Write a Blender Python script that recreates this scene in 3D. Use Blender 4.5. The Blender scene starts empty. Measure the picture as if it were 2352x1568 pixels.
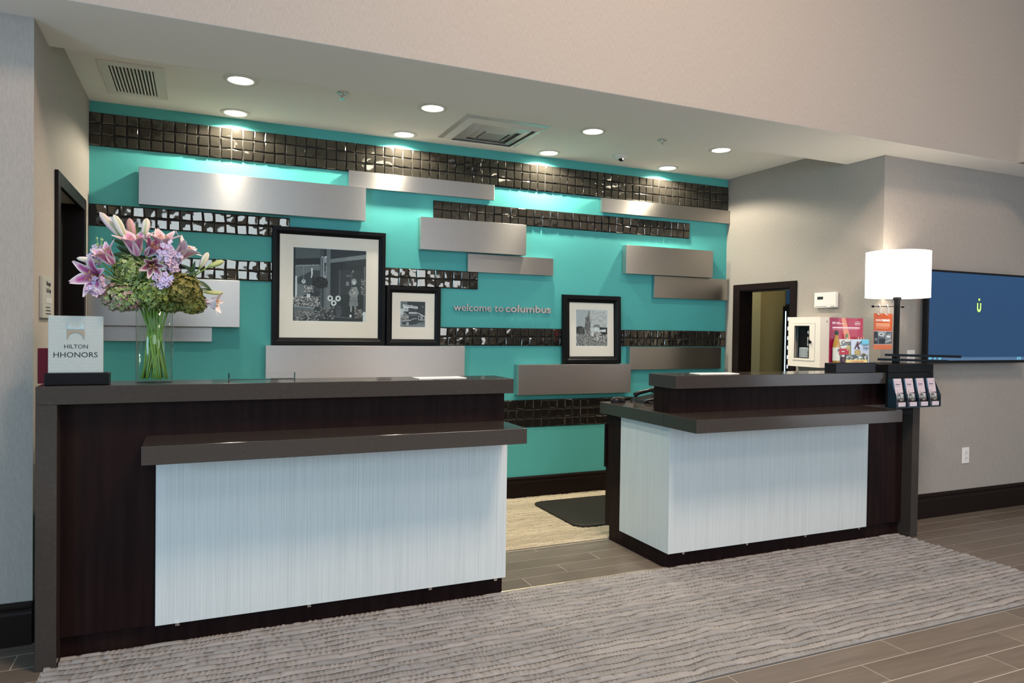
import bpy, math, random
import numpy as np
from mathutils import Vector, Matrix
random.seed(7)
PI = math.pi
SC = bpy.context.scene
COL = SC.collection

# ------------------------------------------------------------------ camera
cam_d = bpy.data.cameras.new('camera'); cam = bpy.data.objects.new('camera', cam_d); COL.objects.link(cam)
YAW, PITCH, ROLL, FPX = 0.416897, -0.016290, 0.013796, 1627.954
fw = Vector((math.sin(YAW)*math.cos(PITCH), math.cos(YAW)*math.cos(PITCH), math.sin(PITCH)))
rt0 = Vector((math.cos(YAW), -math.sin(YAW), 0)); up0 = rt0.cross(fw)
rt = rt0*math.cos(ROLL) + up0*math.sin(ROLL); up = -rt0*math.sin(ROLL) + up0*math.cos(ROLL)
M = Matrix((rt, up, -fw)).transposed().to_4x4(); M.translation = Vector((0, 0, 1.30515))
cam.matrix_world = M
cam_d.sensor_fit = 'HORIZONTAL'; cam_d.sensor_width = 36.0; cam_d.lens = FPX/2352*36
cam_d.clip_start = 0.05; cam_d.clip_end = 100
SC.camera = cam

# ------------------------------------------------------------------ world, daylight, exposure
world = bpy.data.worlds.new('sky'); SC.world = world; world.use_nodes = True
wbg = world.node_tree.nodes['Background']
wbg.inputs[0].default_value = (0.62, 0.78, 1.0, 1); wbg.inputs[1].default_value = 1.0

def area(name, loc, target, sx, sy, power, color, shape='RECTANGLE'):
    l = bpy.data.lights.new(name, 'AREA'); l.shape = shape; l.size = sx
    if shape in ('RECTANGLE', 'ELLIPSE'): l.size_y = sy
    l.energy = power; l.color = color
    o = bpy.data.objects.new(name, l); COL.objects.link(o); o.location = loc
    o.rotation_euler = (Vector(target)-Vector(loc)).to_track_quat('-Z', 'Z').to_euler()
    return o
# daylight entering through the two window openings of the lobby
area('daylight_window_behind', (0.2, -5.0, 2.85), (0.2, 0, 2.85), 2.8, 2.0, 72, (0.74, 0.88, 1.0))
area('daylight_window_behind_right', (4.2, -5.0, 1.95), (4.2, 0, 1.95), 1.7, 1.9, 38, (0.86, 0.92, 1.0))
area('daylight_window_left', (-4.5, -2.2, 1.35), (0, -2.2, 1.35), 3.0, 2.2, 230, (0.40, 0.74, 1.0))
area('daylight_window_far_right', (7.9, -1.2, 1.4), (0, -1.2, 1.4), 3.0, 1.7, 28, (0.86, 0.92, 1.0))
# warm lobby ceiling fixtures
area('lobby_ceiling_light_warm', (1.9, 0.6, 4.85), (1.9, 0.6, 0), 1.2, 1.2, 190, (1.0, 0.72, 0.53), 'DISK')
area('lobby_ceiling_light_far', (3.4, -2.4, 4.85), (3.4, -2.4, 0), 1.2, 1.2, 50, (1.0, 0.84, 0.72), 'DISK')
SPOT_BACK, SPOT_FRONT = 72.0, 20.0

vs = SC.view_settings
vs.view_transform = 'Standard'; vs.look = 'None'; vs.gamma = 1.0; vs.exposure = 0.30; vs.use_curve_mapping = False

# ------------------------------------------------------------------ materials
def s2l(c):
    return tuple((x/12.92 if x <= .04045 else ((x+.055)/1.055)**2.4) for x in (v/255 for v in c))
MATS = {}
def mat(name, col, rough=.5, metal=0, spec=.5, noise=None, bump=None, emit=None, coat=0, aniso=0, trans=0, ior=1.45, attr=None, alpha=1, sheen=0):
    """noise=(scale xyz, second colour, detail), bump=(scale xyz, strength)"""
    if name in MATS: return MATS[name]
    m = bpy.data.materials.new(name); m.use_nodes = True
    nt = m.node_tree; b = nt.nodes['Principled BSDF']; N = nt.nodes.new; L = nt.links.new
    b.inputs['Base Color'].default_value = (*col[:3], 1); b.inputs['Roughness'].default_value = rough
    b.inputs['Metallic'].default_value = metal; b.inputs['Specular IOR Level'].default_value = spec
    b.inputs['IOR'].default_value = ior
    if coat: b.inputs['Coat Weight'].default_value = coat; b.inputs['Coat Roughness'].default_value = .05
    if aniso: b.inputs['Anisotropic'].default_value = aniso
    if trans: b.inputs['Transmission Weight'].default_value = trans
    if sheen: b.inputs['Sheen Weight'].default_value = sheen
    if alpha < 1: b.inputs['Alpha'].default_value = alpha
    tc = N('ShaderNodeTexCoord')
    def nz(scale, detail=3):
        mp = N('ShaderNodeMapping'); mp.inputs['Scale'].default_value = scale; L(tc.outputs['Object'], mp.inputs['Vector'])
        n = N('ShaderNodeTexNoise'); n.inputs['Scale'].default_value = 1; n.inputs['Detail'].default_value = detail
        L(mp.outputs[0], n.inputs['Vector']); return n
    src = None
    if attr:
        a = N('ShaderNodeAttribute'); a.attribute_name = attr; src = a.outputs['Color']
        L(src, b.inputs['Base Color'])
    if noise:
        n = nz(noise[0], noise[2] if len(noise) > 2 else 3)
        rp = N('ShaderNodeValToRGB'); rp.color_ramp.elements[0].position = noise[3] if len(noise) > 3 else .35
        rp.color_ramp.elements[1].position = noise[4] if len(noise) > 4 else .65
        rp.color_ramp.elements[0].color = (*col[:3], 1); rp.color_ramp.elements[1].color = (*noise[1][:3], 1)
        L(n.outputs['Fac'], rp.inputs[0])
        if src:
            mx = N('ShaderNodeMix'); mx.data_type = 'RGBA'; mx.blend_type = 'MULTIPLY'; mx.inputs[0].default_value = 1
            L(src, mx.inputs[6]); L(rp.outputs[0], mx.inputs[7]); L(mx.outputs[2], b.inputs['Base Color'])
        else: L(rp.outputs[0], b.inputs['Base Color'])
    if bump:
        n = nz(bump[0]); bp = N('ShaderNodeBump'); bp.inputs['Strength'].default_value = bump[1]
        bp.inputs['Distance'].default_value = bump[2] if len(bump) > 2 else .002
        L(n.outputs['Fac'], bp.inputs['Height']); L(bp.outputs[0], b.inputs['Normal'])
    if emit:
        b.inputs['Emission Strength'].default_value = emit[1]
        if emit[0] == 'attr': L(src, b.inputs['Emission Color'])
        else: b.inputs['Emission Color'].default_value = (*emit[0], 1)
    MATS[name] = m
    return m

def thin(name, tint, rough=.0, ior=1.45, boost=1.0):
    m = bpy.data.materials.new(name); m.use_nodes = True; nt = m.node_tree; nt.nodes.clear(); N = nt.nodes.new; L = nt.links.new
    out = N('ShaderNodeOutputMaterial'); mx = N('ShaderNodeMixShader'); tr = N('ShaderNodeBsdfTransparent'); gl = N('ShaderNodeBsdfGlossy'); fr = N('ShaderNodeFresnel')
    tr.inputs[0].default_value = (*tint, 1); gl.inputs['Roughness'].default_value = rough; fr.inputs[0].default_value = ior
    mu = N('ShaderNodeMath'); mu.operation = 'MULTIPLY'; mu.inputs[1].default_value = boost; mu.use_clamp = True
    geo = N('ShaderNodeNewGeometry'); inv = N('ShaderNodeMath'); inv.operation = 'SUBTRACT'; inv.inputs[0].default_value = boost
    L(geo.outputs['Backfacing'], inv.inputs[1]); inv.use_clamp = False; mx0 = N('ShaderNodeMath'); mx0.operation = 'MAXIMUM'; mx0.inputs[1].default_value = 0
    L(inv.outputs[0], mx0.inputs[0]); L(mx0.outputs[0], mu.inputs[1]); L(fr.outputs[0], mu.inputs[0]); L(mu.outputs[0], mx.inputs[0]); L(tr.outputs[0], mx.inputs[1]); L(gl.outputs[0], mx.inputs[2]); L(mx.outputs[0], out.inputs[0])
    MATS[name] = m
    return m
TAUPE = (0.325, 0.295, 0.268)
m_wall = mat('taupe_wallcovering', TAUPE, .8, noise=((260, 260, 40), (0.365, 0.332, 0.300), 2), bump=((500, 500, 160), .25, .0015), spec=.25)
m_ceil = mat('ceiling_paint', (0.84, 0.82, 0.79), .85, spec=.2, bump=((300, 300, 300), .1, .001))
m_teal = mat('teal_paint', (0.085, 0.425, 0.410), .55, spec=.35, bump=((400, 400, 400), .12, .001))
m_esp = mat('espresso_wood', (0.010, 0.0045, 0.0045), .42, spec=.09, noise=((30, 30, 2.2), (0.016, 0.0075, 0.007), 4))
m_frame_esp = mat('espresso_trim', (0.012, 0.007, 0.006), .4, spec=.14)
m_quartz = mat('brown_quartz', (0.040, 0.033, 0.029), .14, spec=.5, noise=((90, 90, 90), (0.052, 0.044, 0.039), 5, .55, .75))
m_wash = mat('whitewashed_laminate', (0.50, 0.54, 0.54), .25, spec=.35, noise=((300, 300, 2.0), (0.61, 0.65, 0.65), 6, .28, .55), coat=.15)
m_metal = mat('brushed_nickel', (0.40, 0.38, 0.365), .38, 1.0, aniso=.75, noise=((420, 420, 420), (0.49, 0.465, 0.445), 2))
tg = m_metal.node_tree.nodes.new('ShaderNodeCombineXYZ'); tg.inputs[2].default_value = 1
m_metal.node_tree.links.new(tg.outputs[0], m_metal.node_tree.nodes['Principled BSDF'].inputs['Tangent'])
m_metal_edge = mat('nickel_edge', (0.58, 0.56, 0.54), .35, 1.0)
m_grout = mat('dark_grout', (0.012, 0.010, 0.009), .7)
m_tile = mat('bronze_glass_tile', (0.095, 0.086, 0.072), .06, .85, coat=.5)
m_black = mat('black_satin', (0.007, 0.007, 0.008), .36, spec=.12)
m_blackm = mat('black_matte', (0.012, 0.012, 0.012), .6)
m_blackpl = mat('black_plastic', (0.010, 0.010, 0.012), .25, spec=.22)
m_navy = mat('blue_black_plastic', (0.012, 0.028, 0.042), .22)
m_white = mat('white_plastic', (0.78, 0.76, 0.73), .4)
m_wcab = mat('white_enamel', (0.80, 0.76, 0.69), .35)
m_mat = mat('mat_board_cream', (0.90, 0.83, 0.74), .8)
m_matw = mat('mat_board_bevel', (0.86, 0.84, 0.80), .7)
m_paper = mat('white_paper', (0.80, 0.79, 0.77), .7)
m_chrome = mat('chrome', (0.7, 0.7, 0.7), .12, 1.0)
m_steel = mat('sign_steel', (0.52, 0.45, 0.45), .35, .35)
m_glass = thin('clear_glass', (0.96, 0.985, 0.975), .01, 1.5, 1.0)
m_acry = thin('clear_acrylic', (0.975, 0.988, 0.985), .02, 1.25)
m_water = thin('water', (0.97, 0.985, 0.965), .0, 1.2)
m_pglass = thin('picture_glass', (0.99, 0.99, 0.985), .0, 1.16)
m_smoke = thin('smoke_acrylic', (0.75, 0.78, 0.80), .03, 1.4)
m_lens = mat('lamp_lens', (1, 1, 1), .5, emit=((1.0, 0.95, 0.82), 9.0))
m_trimw = mat('white_trim', (0.72, 0.70, 0.66), .45)
m_slot = mat('dark_void', (0.01, 0.01, 0.01), .9)
m_print = mat('printed_ink', (1, 1, 1), .55, attr='ink')
m_printg = mat('printed_ink_gloss', (1, 1, 1), .25, attr='ink')
m_ink = mat('black_ink', (0.015, 0.015, 0.018), .5)
m_inkw = mat('white_ink', (0.85, 0.85, 0.85), .5)
m_petal = mat('flower_petal', (1, 1, 1), .55, attr='ink', spec=.3)
m_stem = mat('green_stem', (0.16, 0.30, 0.045), .45)
m_leaf = mat('dark_leaf', (0.022, 0.065, 0.020), .4, noise=((40, 40, 40), (0.045, 0.10, 0.03)))
m_mustard = mat('mustard_wall', (0.36, 0.28, 0.12), .8)
m_yellow = mat('pale_yellow_wall', (0.60, 0.53, 0.30), .8)

# ------------------------------------------------------------------ mesh helpers
class MB:
    def __init__(s): s.v = []; s.f = []; s.c = None
    def add(s, vs, fs):
        k = len(s.v); s.v += [tuple(p) for p in vs]; s.f += [tuple(i+k for i in f) for f in fs]; return s
    def box(s, x0, x1, y0, y1, z0, z1):
        return s.add([(x0,y0,z0),(x1,y0,z0),(x1,y1,z0),(x0,y1,z0),(x0,y0,z1),(x1,y0,z1),(x1,y1,z1),(x0,y1,z1)],
                     [(0,3,2,1),(4,5,6,7),(0,1,5,4),(1,2,6,5),(2,3,7,6),(3,0,4,7)])
    def prism(s, poly, d):
        """closed polygon (3-D points, planar) swept by vector d"""
        n = len(poly); d = Vector(d)
        vs = [Vector(p) for p in poly] + [Vector(p)+d for p in poly]
        fs = [tuple(range(n)), tuple(range(2*n-1, n-1, -1))] + [(i, i+n, (i+1) % n+n, (i+1) % n) for i in range(n)]
        nn = (vs[1]-vs[0]).cross(vs[2]-vs[1])
        nrm = sum((((vs[i]-vs[0]).cross(vs[(i+1) % n]-vs[0])) for i in range(n)), Vector())
        if nrm.dot(d) > 0: fs = [tuple(reversed(f)) for f in fs]
        return s.add(vs, fs)
    def lathe(s, c, prof, axis=(0,0,1), n=24, cap=True):
        """prof = [(r, h)...] about axis through c"""
        c = Vector(c); a = Vector(axis).normalized(); u, w = basis(a)
        vs = []; fs = []
        for r, h in prof:
            for k in range(n):
                t = 2*PI*k/n; vs.append(c+a*h+(u*math.cos(t)+w*math.sin(t))*r)
        for j in range(len(prof)-1):
            for k in range(n):
                fs.append((j*n+k, j*n+(k+1) % n, (j+1)*n+(k+1) % n, (j+1)*n+k))
        if cap:
            fs.append(tuple(reversed(range(n)))); fs.append(tuple(range((len(prof)-1)*n, len(prof)*n)))
        return s.add(vs, fs)
    def tube(s, pts, r, n=8, cap=True):
        pts = [Vector(p) for p in pts]; rs = r if isinstance(r, (list, tuple)) else [r]*len(pts)
        vs = []; fs = []
        for i, p in enumerate(pts):
            d = (pts[min(i+1, len(pts)-1)]-pts[max(i-1, 0)]).normalized()
            u, w = basis(d)
            for k in range(n):
                t = 2*PI*k/n; vs.append(p+(u*math.cos(t)+w*math.sin(t))*rs[i])
        for j in range(len(pts)-1):
            for k in range(n):
                fs.append((j*n+k, j*n+(k+1) % n, (j+1)*n+(k+1) % n, (j+1)*n+k))
        if cap:
            fs.append(tuple(reversed(range(n)))); fs.append(tuple(range((len(pts)-1)*n, len(pts)*n)))
        return s.add(vs, fs)
def basis(a):
    a = a.normalized()
    t = Vector((0, 0, 1)) if abs(a.z) < .9 else Vector((1, 0, 0))
    u = t.cross(a).normalized(); return u, a.cross(u)

def wloc(o):
    p = Vector(o.location)
    q = o.parent
    while q: p += Vector(q.location); q = q.parent
    return p
def obj(name, mb, material, parent=None, smooth=False, bevel=0, origin=None):
    """vertices are given in world coordinates; the origin goes to the middle of the base"""
    if isinstance(mb, MB):
        V = np.array(mb.v, dtype=float)
        o0 = Vector(origin) if origin is not None else Vector(((V[:,0].min()+V[:,0].max())/2, (V[:,1].min()+V[:,1].max())/2, V[:,2].min()))
        me = bpy.data.meshes.new(name); me.from_pydata((V-np.array(o0)).tolist(), [], mb.f); me.update()
        if mb.c is not None:
            at = me.color_attributes.new('ink', 'FLOAT_COLOR', 'POINT')
            cc = np.ones((len(V), 4)); cc[:, :3] = np.array(mb.c); at.data.foreach_set('color', cc.ravel())
    else: me, o0 = mb, Vector(origin or (0, 0, 0))
    if smooth: me.polygons.foreach_set('use_smooth', [True]*len(me.polygons))
    me.materials.append(material)
    o = bpy.data.objects.new(name, me); COL.objects.link(o)
    o.location = o0
    if parent is not None: o.parent = parent; o.location = o0-wloc(parent)
    if bevel:
        b = o.modifiers.new('bevel', 'BEVEL'); b.width = bevel; b.segments = 2; b.limit_method = 'ANGLE'
    return o
def bx(name, x0, x1, y0, y1, z0, z1, material, parent=None, bevel=0):
    return obj(name, MB().box(x0, x1, y0, y1, z0, z1), material, parent, bevel=bevel)
def tag(o, label, cat, group=None):
    o['label'] = label; o['category'] = cat
    if group: o['group'] = group
    return o
def thing(name, label, cat, loc, group=None):
    o = bpy.data.objects.new(name, None); COL.objects.link(o); o.location = loc; o.empty_display_size = .05
    return tag(o, label, cat, group)
def struct(o, label=None):
    o['kind'] = 'structure'
    if label: o['label'] = label
    return o
def group_empty(name, loc):
    o = bpy.data.objects.new(name, None); COL.objects.link(o); o.location = loc; o.empty_display_size = .05
    return struct(o)

# flat print: canvas (h, w, 3) of linear colours on a thin sheet
def sheet(name, canvas, origin, right, upv, w, h, parent=None, material=None, thick=.0004, bow=0):
    H, W = canvas.shape[:2]; r = Vector(right).normalized(); u = Vector(upv).normalized(); n = r.cross(u)
    O = Vector(origin)
    mb = MB(); xs = np.linspace(0, w, W); ys = np.linspace(0, h, H)
    R = np.array(r); U = np.array(u); NN = np.array(n)
    P = np.array(O)+xs[None, :, None]*R+ys[:, None, None]*U+NN*thick
    mb.v = [tuple(p) for p in P.reshape(-1, 3)]
    mb.f = [(j*W+i, j*W+i+1, (j+1)*W+i+1, (j+1)*W+i) for j in range(H-1) for i in range(W-1)]
    mb.c = canvas[::-1].reshape(-1, 3)
    # rim and back so that the sheet has thickness
    k = len(mb.v); B = [np.array(O), np.array(O)+w*R, np.array(O)+w*R+h*U, np.array(O)+h*U]
    F = [p+NN*thick for p in B]
    mb.v += [tuple(p) for p in B+F]; mb.f += [(k+3, k+2, k+1, k)]+[(k+i, k+(i+1) % 4, k+4+(i+1) % 4, k+4+i) for i in range(4)]
    mb.c = np.vstack([mb.c, np.tile(canvas.mean((0, 1)), (8, 1))])
    return obj(name, mb, material or m_print, parent)
class Cv:
    """tiny rasteriser for flat prints; x right, y down, both 0..1; colours are linear"""
    def __init__(s, w, h, bg):
        s.a = np.zeros((h, w, 3)); s.a[:] = bg
        s.X, s.Y = np.meshgrid((np.arange(w)+.5)/w, (np.arange(h)+.5)/h); s.rng = np.random.default_rng(5)
    def col(s, c): return np.array((c, c, c) if np.isscalar(c) else c)
    def rect(s, x0, y0, x1, y1, c): s.a[(s.X >= x0) & (s.X <= x1) & (s.Y >= y0) & (s.Y <= y1)] = s.col(c); return s
    def ell(s, x, y, rx, ry, c): s.a[((s.X-x)/rx)**2+((s.Y-y)/ry)**2 <= 1] = s.col(c); return s
    def ring(s, x, y, rx, ry, t, c):
        d = ((s.X-x)/rx)**2+((s.Y-y)/ry)**2; s.a[(d <= 1) & (d >= (1-t)**2)] = s.col(c); return s
    def line(s, x0, y0, x1, y1, t, c):
        dx, dy = x1-x0, y1-y0; L2 = dx*dx+dy*dy+1e-12
        k = np.clip(((s.X-x0)*dx+(s.Y-y0)*dy)/L2, 0, 1)
        s.a[np.hypot(s.X-x0-k*dx, s.Y-y0-k*dy) <= t] = s.col(c); return s
    def poly(s, pts, c):
        m = np.zeros(s.X.shape, bool); n = len(pts)
        for i in range(n):
            x0, y0 = pts[i]; x1, y1 = pts[(i+1) % n]
            if y0 == y1: continue
            m ^= ((y0 > s.Y) != (y1 > s.Y)) & (s.X < (x1-x0)*(s.Y-y0)/(y1-y0)+x0)
        s.a[m] = s.col(c); return s
    def blobs(s, x0, y0, x1, y1, n, r, lo, hi):
        for _ in range(n):
            x, y = s.rng.uniform(x0, x1), s.rng.uniform(y0, y1); c = s.rng.uniform(lo, hi)
            s.ell(x, y, r*s.rng.uniform(.5, 1.2), r*s.rng.uniform(.4, 1), c)
        return s
    def strokes(s, x0, y0, x1, y1, n, ln, t, lo, hi, ang, spread):
        for _ in range(n):
            x, y = s.rng.uniform(x0, x1), s.rng.uniform(y0, y1); a = ang+s.rng.uniform(-spread, spread)
            s.line(x, y, x+ln*math.cos(a), y+ln*math.sin(a), t, s.rng.uniform(lo, hi))
        return s
    def grain(s, k): s.a *= 1+k*s.rng.standard_normal(s.a.shape[:2])[..., None]; s.a = np.clip(s.a, 0, 1); return s

# lettering: real extruded text, mapped onto (origin, right, up)
def text_mb(st, size, origin, right, upv, depth=.0005, weight=0, spacing=1.0, shear=0, center=False, width=None):
    cu = bpy.data.curves.new('lettering', 'FONT'); cu.body = st; cu.size = size; cu.extrude = depth/2
    cu.offset = weight*size; cu.space_character = spacing; cu.resolution_u = 3; cu.shear = shear
    o = bpy.data.objects.new('lettering', cu); COL.objects.link(o)
    dg = bpy.context.evaluated_depsgraph_get(); dg.update()
    me = bpy.data.meshes.new_from_object(o.evaluated_get(dg))
    V = np.array([v.co for v in me.vertices]); F = [tuple(p.vertices) for p in me.polygons]
    bpy.data.objects.remove(o); bpy.data.curves.remove(cu); bpy.data.meshes.remove(me)
    V[:, 0] -= V[:, 0].min()
    if width: k = width/V[:, 0].max(); V[:, 0] *= k
    if center: V[:, 0] -= V[:, 0].max()/2
    r = np.array(Vector(right).normalized()); u = np.array(Vector(upv).normalized()); n = np.cross(r, u)
    P = np.array(origin)+V[:, :1]*r+V[:, 1:2]*u+(V[:, 2:3]+depth/2)*n
    mb = MB(); mb.v = [tuple(p) for p in P]; mb.f = F
    return mb
def split(mb):
    """connected pieces, left to right along x+y order of appearance"""
    par = list(range(len(mb.v)))
    def find(i):
        while par[i] != i: par[i] = par[par[i]]; i = par[i]
        return i
    key = {}
    for i, p in enumerate(mb.v):
        k = tuple(round(c, 6) for c in p)
        if k in key: par[find(i)] = find(key[k])
        else: key[k] = i
    for f in mb.f:
        for i in f[1:]: par[find(i)] = find(f[0])
    parts = {}
    for f in mb.f: parts.setdefault(find(f[0]), []).append(f)
    out = []
    for fs in parts.values():
        ids = sorted({i for f in fs for i in f}); mp = {i: k for k, i in enumerate(ids)}
        q = MB(); q.v = [mb.v[i] for i in ids]; q.f = [tuple(mp[i] for i in f) for f in fs]; out.append(q)
    return out
def letters(st, material, parent, *a, name='letter', **k):
    for q in sorted(split(text_mb(st, *a, **k)), key=lambda q: min(p[0]+p[1]*.001 for p in q.v)):
        obj(name, q, material, parent)
RX, RZ, RYm, RYp = (1,0,0), (0,0,1), (0,-1,0), (0,1,0)

# ================================================================== SETTING
YB, XL, XR = 4.996, -0.612, 4.283            # back wall plane, left and right side walls
CE, BE, HI = 2.661, 2.535, 5.0               # ceiling over the desk, beam underside, lobby ceiling
YPIL, YTV, YBM0, YBM1 = 3.416, 3.42, 3.168, 3.733
LX0, LX1, LY0 = -4.6, 8.0, -5.2
XBK = 5.297

struct(bx('floor', LX0, LX1, LY0, 5.9, -.1, -.0012, mat('floor_grout', (0.40, 0.38, 0.345), .8)))
FLOOR = bpy.data.objects['floor']
m_plank = [mat('wood_look_tile_%d' % i, c, .32, noise=((2.2, 34, 34), d, 5, .3, .7), spec=.45) for i, (c, d) in enumerate((
    ((0.115, 0.097, 0.080), (0.160, 0.137, 0.116)), ((0.126, 0.107, 0.089), (0.172, 0.149, 0.127)), ((0.104, 0.088, 0.073), (0.150, 0.129, 0.108))))]
pl_mesh = {}
def plank(x0, x1, y0, y1):
    w, d = round(x1-x0, 4), round(y1-y0, 4); v = random.randrange(3)
    k = (w, d, v)
    if k not in pl_mesh:
        mb = MB(); e = .0012
        mb.add([(0,0,-.0012),(w,0,-.0012),(w,d,-.0012),(0,d,-.0012),(e,e,0),(w-e,e,0),(w-e,d-e,0),(e,d-e,0)],
               [(4,5,6,7),(0,1,5,4),(1,2,6,5),(2,3,7,6),(3,0,4,7)])
        me = bpy.data.meshes.new('plank'); me.from_pydata(mb.v, [], mb.f); me.materials.append(m_plank[v]); pl_mesh[k] = me
    o = bpy.data.objects.new('plank', pl_mesh[k]); COL.objects.link(o); o.parent = FLOOR
    o.location = Vector((x0, y0, 0))-Vector(FLOOR.location)
def lay(xa, xb, ya, yb, y_ref, pitch, x_ref, length, step, g=.0038):
    k0 = math.floor((ya-y_ref)/pitch)
    k = k0
    while y_ref+k*pitch < yb-1e-6:
        y0, y1 = max(ya, y_ref+k*pitch), min(yb, y_ref+(k+1)*pitch)
        j = x_ref+k*step; j -= math.ceil((j-xa)/length)*length
        while j < xb:
            x0, x1 = max(xa, j), min(xb, j+length)
            if x1-x0 > .02 and y1-y0 > .012: plank(x0+g/2, x1-g/2, y0+g/2, y1-g/2)
            j += length
        k += 1
lay(-2.2, 6.6, .78, 2.112, 1.845, .1332, 2.406, .829, .2755)
lay(4.215, 7.0, 2.111, 3.42, 1.845, .1332, 2.406, .829, .2755)
lay(-2.2, -0.53, 2.111, 3.41, 1.845, .1332, 2.406, .829, .2755)
lay(1.36, 2.42, 3.205, 3.80, 3.236, .1275, 1.566, .829, .276)

# walls
def wall_with_hole(name, axis, plane, thick, a0, a1, z0, z1, holes, material):
    """axis 'x': wall in plane X=plane running along Y; 'y': plane Y=plane running along X. thick is signed, away from the room"""
    mb = MB(); lo, hi = min(plane, plane+thick), max(plane, plane+thick)
    def b(p0, p1, q0, q1):
        if p1-p0 < 1e-4 or q1-q0 < 1e-4: return
        if axis == 'x': mb.box(lo, hi, p0, p1, q0, q1)
        else: mb.box(p0, p1, lo, hi, q0, q1)
    cur = a0
    for h0, h1, hz0, hz1 in sorted(holes):
        b(cur, h0, z0, z1); b(h0, h1, z0, hz0); b(h0, h1, hz1, z1); cur = h1
    b(cur, a1, z0, z1)
    return struct(obj(name, mb, material))
wall_back = struct(bx('wall_back', XL-.1, XR+.1, YB, YB+.12, 0, CE+.1, m_teal))
wall_with_hole('wall_left', 'x', XL, -.14, YPIL+.12, YB, 0, CE+.1, [(3.925, 4.715, 0, 1.985)], m_wall)
struct(bx('wall_left_front', LX0, XL, YPIL, YPIL+.12, 0, BE, m_wall))
wall_with_hole('wall_right', 'x', XR, .13, YTV+.12, YB, 0, CE+.1, [(4.235, 4.822, 0, 1.674)], m_wall)
struct(bx('wall_right_front', XR, LX1, YTV, YTV+.12, 0, BE, m_wall))
struct(bx('wall_upper', LX0, XBK, YBM0, YBM0+.1, BE, HI, m_wall), 'tall taupe bulkhead wall above the reception opening')
struct(bx('wall_upper_right', XBK, XBK+.1, LY0, YBM0+.1, BE, HI, m_wall))
struct(bx('ceiling', XL-.1, XR+.1, YBM1, YB+.12, CE, CE+.1, m_ceil))
struct(bx('ceiling_beam', LX0, LX1, YBM0+.1, YBM1, BE, CE+.1, m_ceil), 'dropped beam with pale underside in front of the desk ceiling')
# underside strip of the bulkhead shares the beam's paint
struct(bx('trim_1', LX0, XBK+.1, YBM0+.0015, YBM0+.1, BE-.0012, BE, m_ceil))
struct(bx('ceiling_low', XBK+.1, LX1, LY0, YBM0+.1, BE, BE+.1, m_ceil))
struct(bx('ceiling_lobby', LX0, XBK+.1, LY0, YBM0+.1, HI, HI+.1, m_ceil))
wall_with_hole('wall_front', 'y', LY0, -.15, LX0, LX1, 0, HI, [(-1.25, 1.65, 1.8, 3.9), (3.3, 5.1, .95, 2.95)], m_wall)
wall_with_hole('wall_far_left', 'x', LX0, -.15, LY0, YPIL, 0, HI, [(-3.75, -.65, .2, 2.5)], m_wall)
wall_with_hole('wall_far_right', 'x', LX1, .1, LY0, YTV+.12, 0, BE, [(-2.75, .35, .5, 2.3)], m_wall)
# lobby windows (behind the camera, seen in reflections)
def window(name, axis, plane, a0, a1, z0, z1, na, nz_):
    e = group_empty(name, (plane if axis == 'x' else (a0+a1)/2, plane if axis == 'y' else (a0+a1)/2, z0))
    def b(n, p0, p1, q0, q1, t=.04, m=m_black):
        if axis == 'x': bx(n, plane-t, plane+t, p0, p1, q0, q1, m, e)
        else: bx(n, p0, p1, plane-t, plane+t, q0, q1, m, e)
    w = .06
    b('window_frame', a0, a1, z0, z0+w); b('window_frame', a0, a1, z1-w, z1); b('window_frame', a0, a0+w, z0+w, z1-w); b('window_frame', a1-w, a1, z0+w, z1-w)
    for i in range(1, na): x = a0+(a1-a0)*i/na; b('mullion', x-.03, x+.03, z0+w, z1-w)
    for i in range(1, nz_): z = z0+(z1-z0)*i/nz_; b('transom', a0+w, a1-w, z-.03, z+.03, .03)
window('window_1', 'y', LY0-.07, -1.25, 1.65, 1.8, 3.9, 3, 1)
window('window_3', 'y', LY0-.07, 3.3, 5.1, .95, 2.95, 2, 1)
window('window_4', 'x', LX1+.05, -2.75, .35, .5, 2.3, 3, 1)
window('window_2', 'x', LX0-.07, -3.75, -.65, .2, 2.5, 2, 2)

# baseboards with a stepped cap
def baseboard(name, p0, p1, n, h=.165):
    """p0->p1 along the wall foot, n = direction into the room"""
    p0, p1, n = Vector((*p0, 0)), Vector((*p1, 0)), Vector((*n, 0))
    prof = [(0, 0), (.016, 0), (.016, h*.72), (.012, h*.78), (.012, h*.84), (.017, h*.88), (.017, h*.93), (.008, h), (0, h)]
    return struct(obj(name, MB().prism([p0+n*a+Vector((0, 0, b)) for a, b in prof], p1-p0), m_frame_esp))
baseboard('baseboard_back', (XL, YB), (XR, YB), (0, -1))
baseboard('baseboard_left_front', (LX0, YPIL), (XL, YPIL), (0, -1), .175)
baseboard('baseboard_right_front', (XR, YTV), (LX1, YTV), (0, -1), .175)
baseboard('baseboard_left', (XL, YPIL), (XL, 3.87), (1, 0), .165)
baseboard('baseboard_right', (XR, YTV), (XR, 4.17), (-1, 0), .165)

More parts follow.
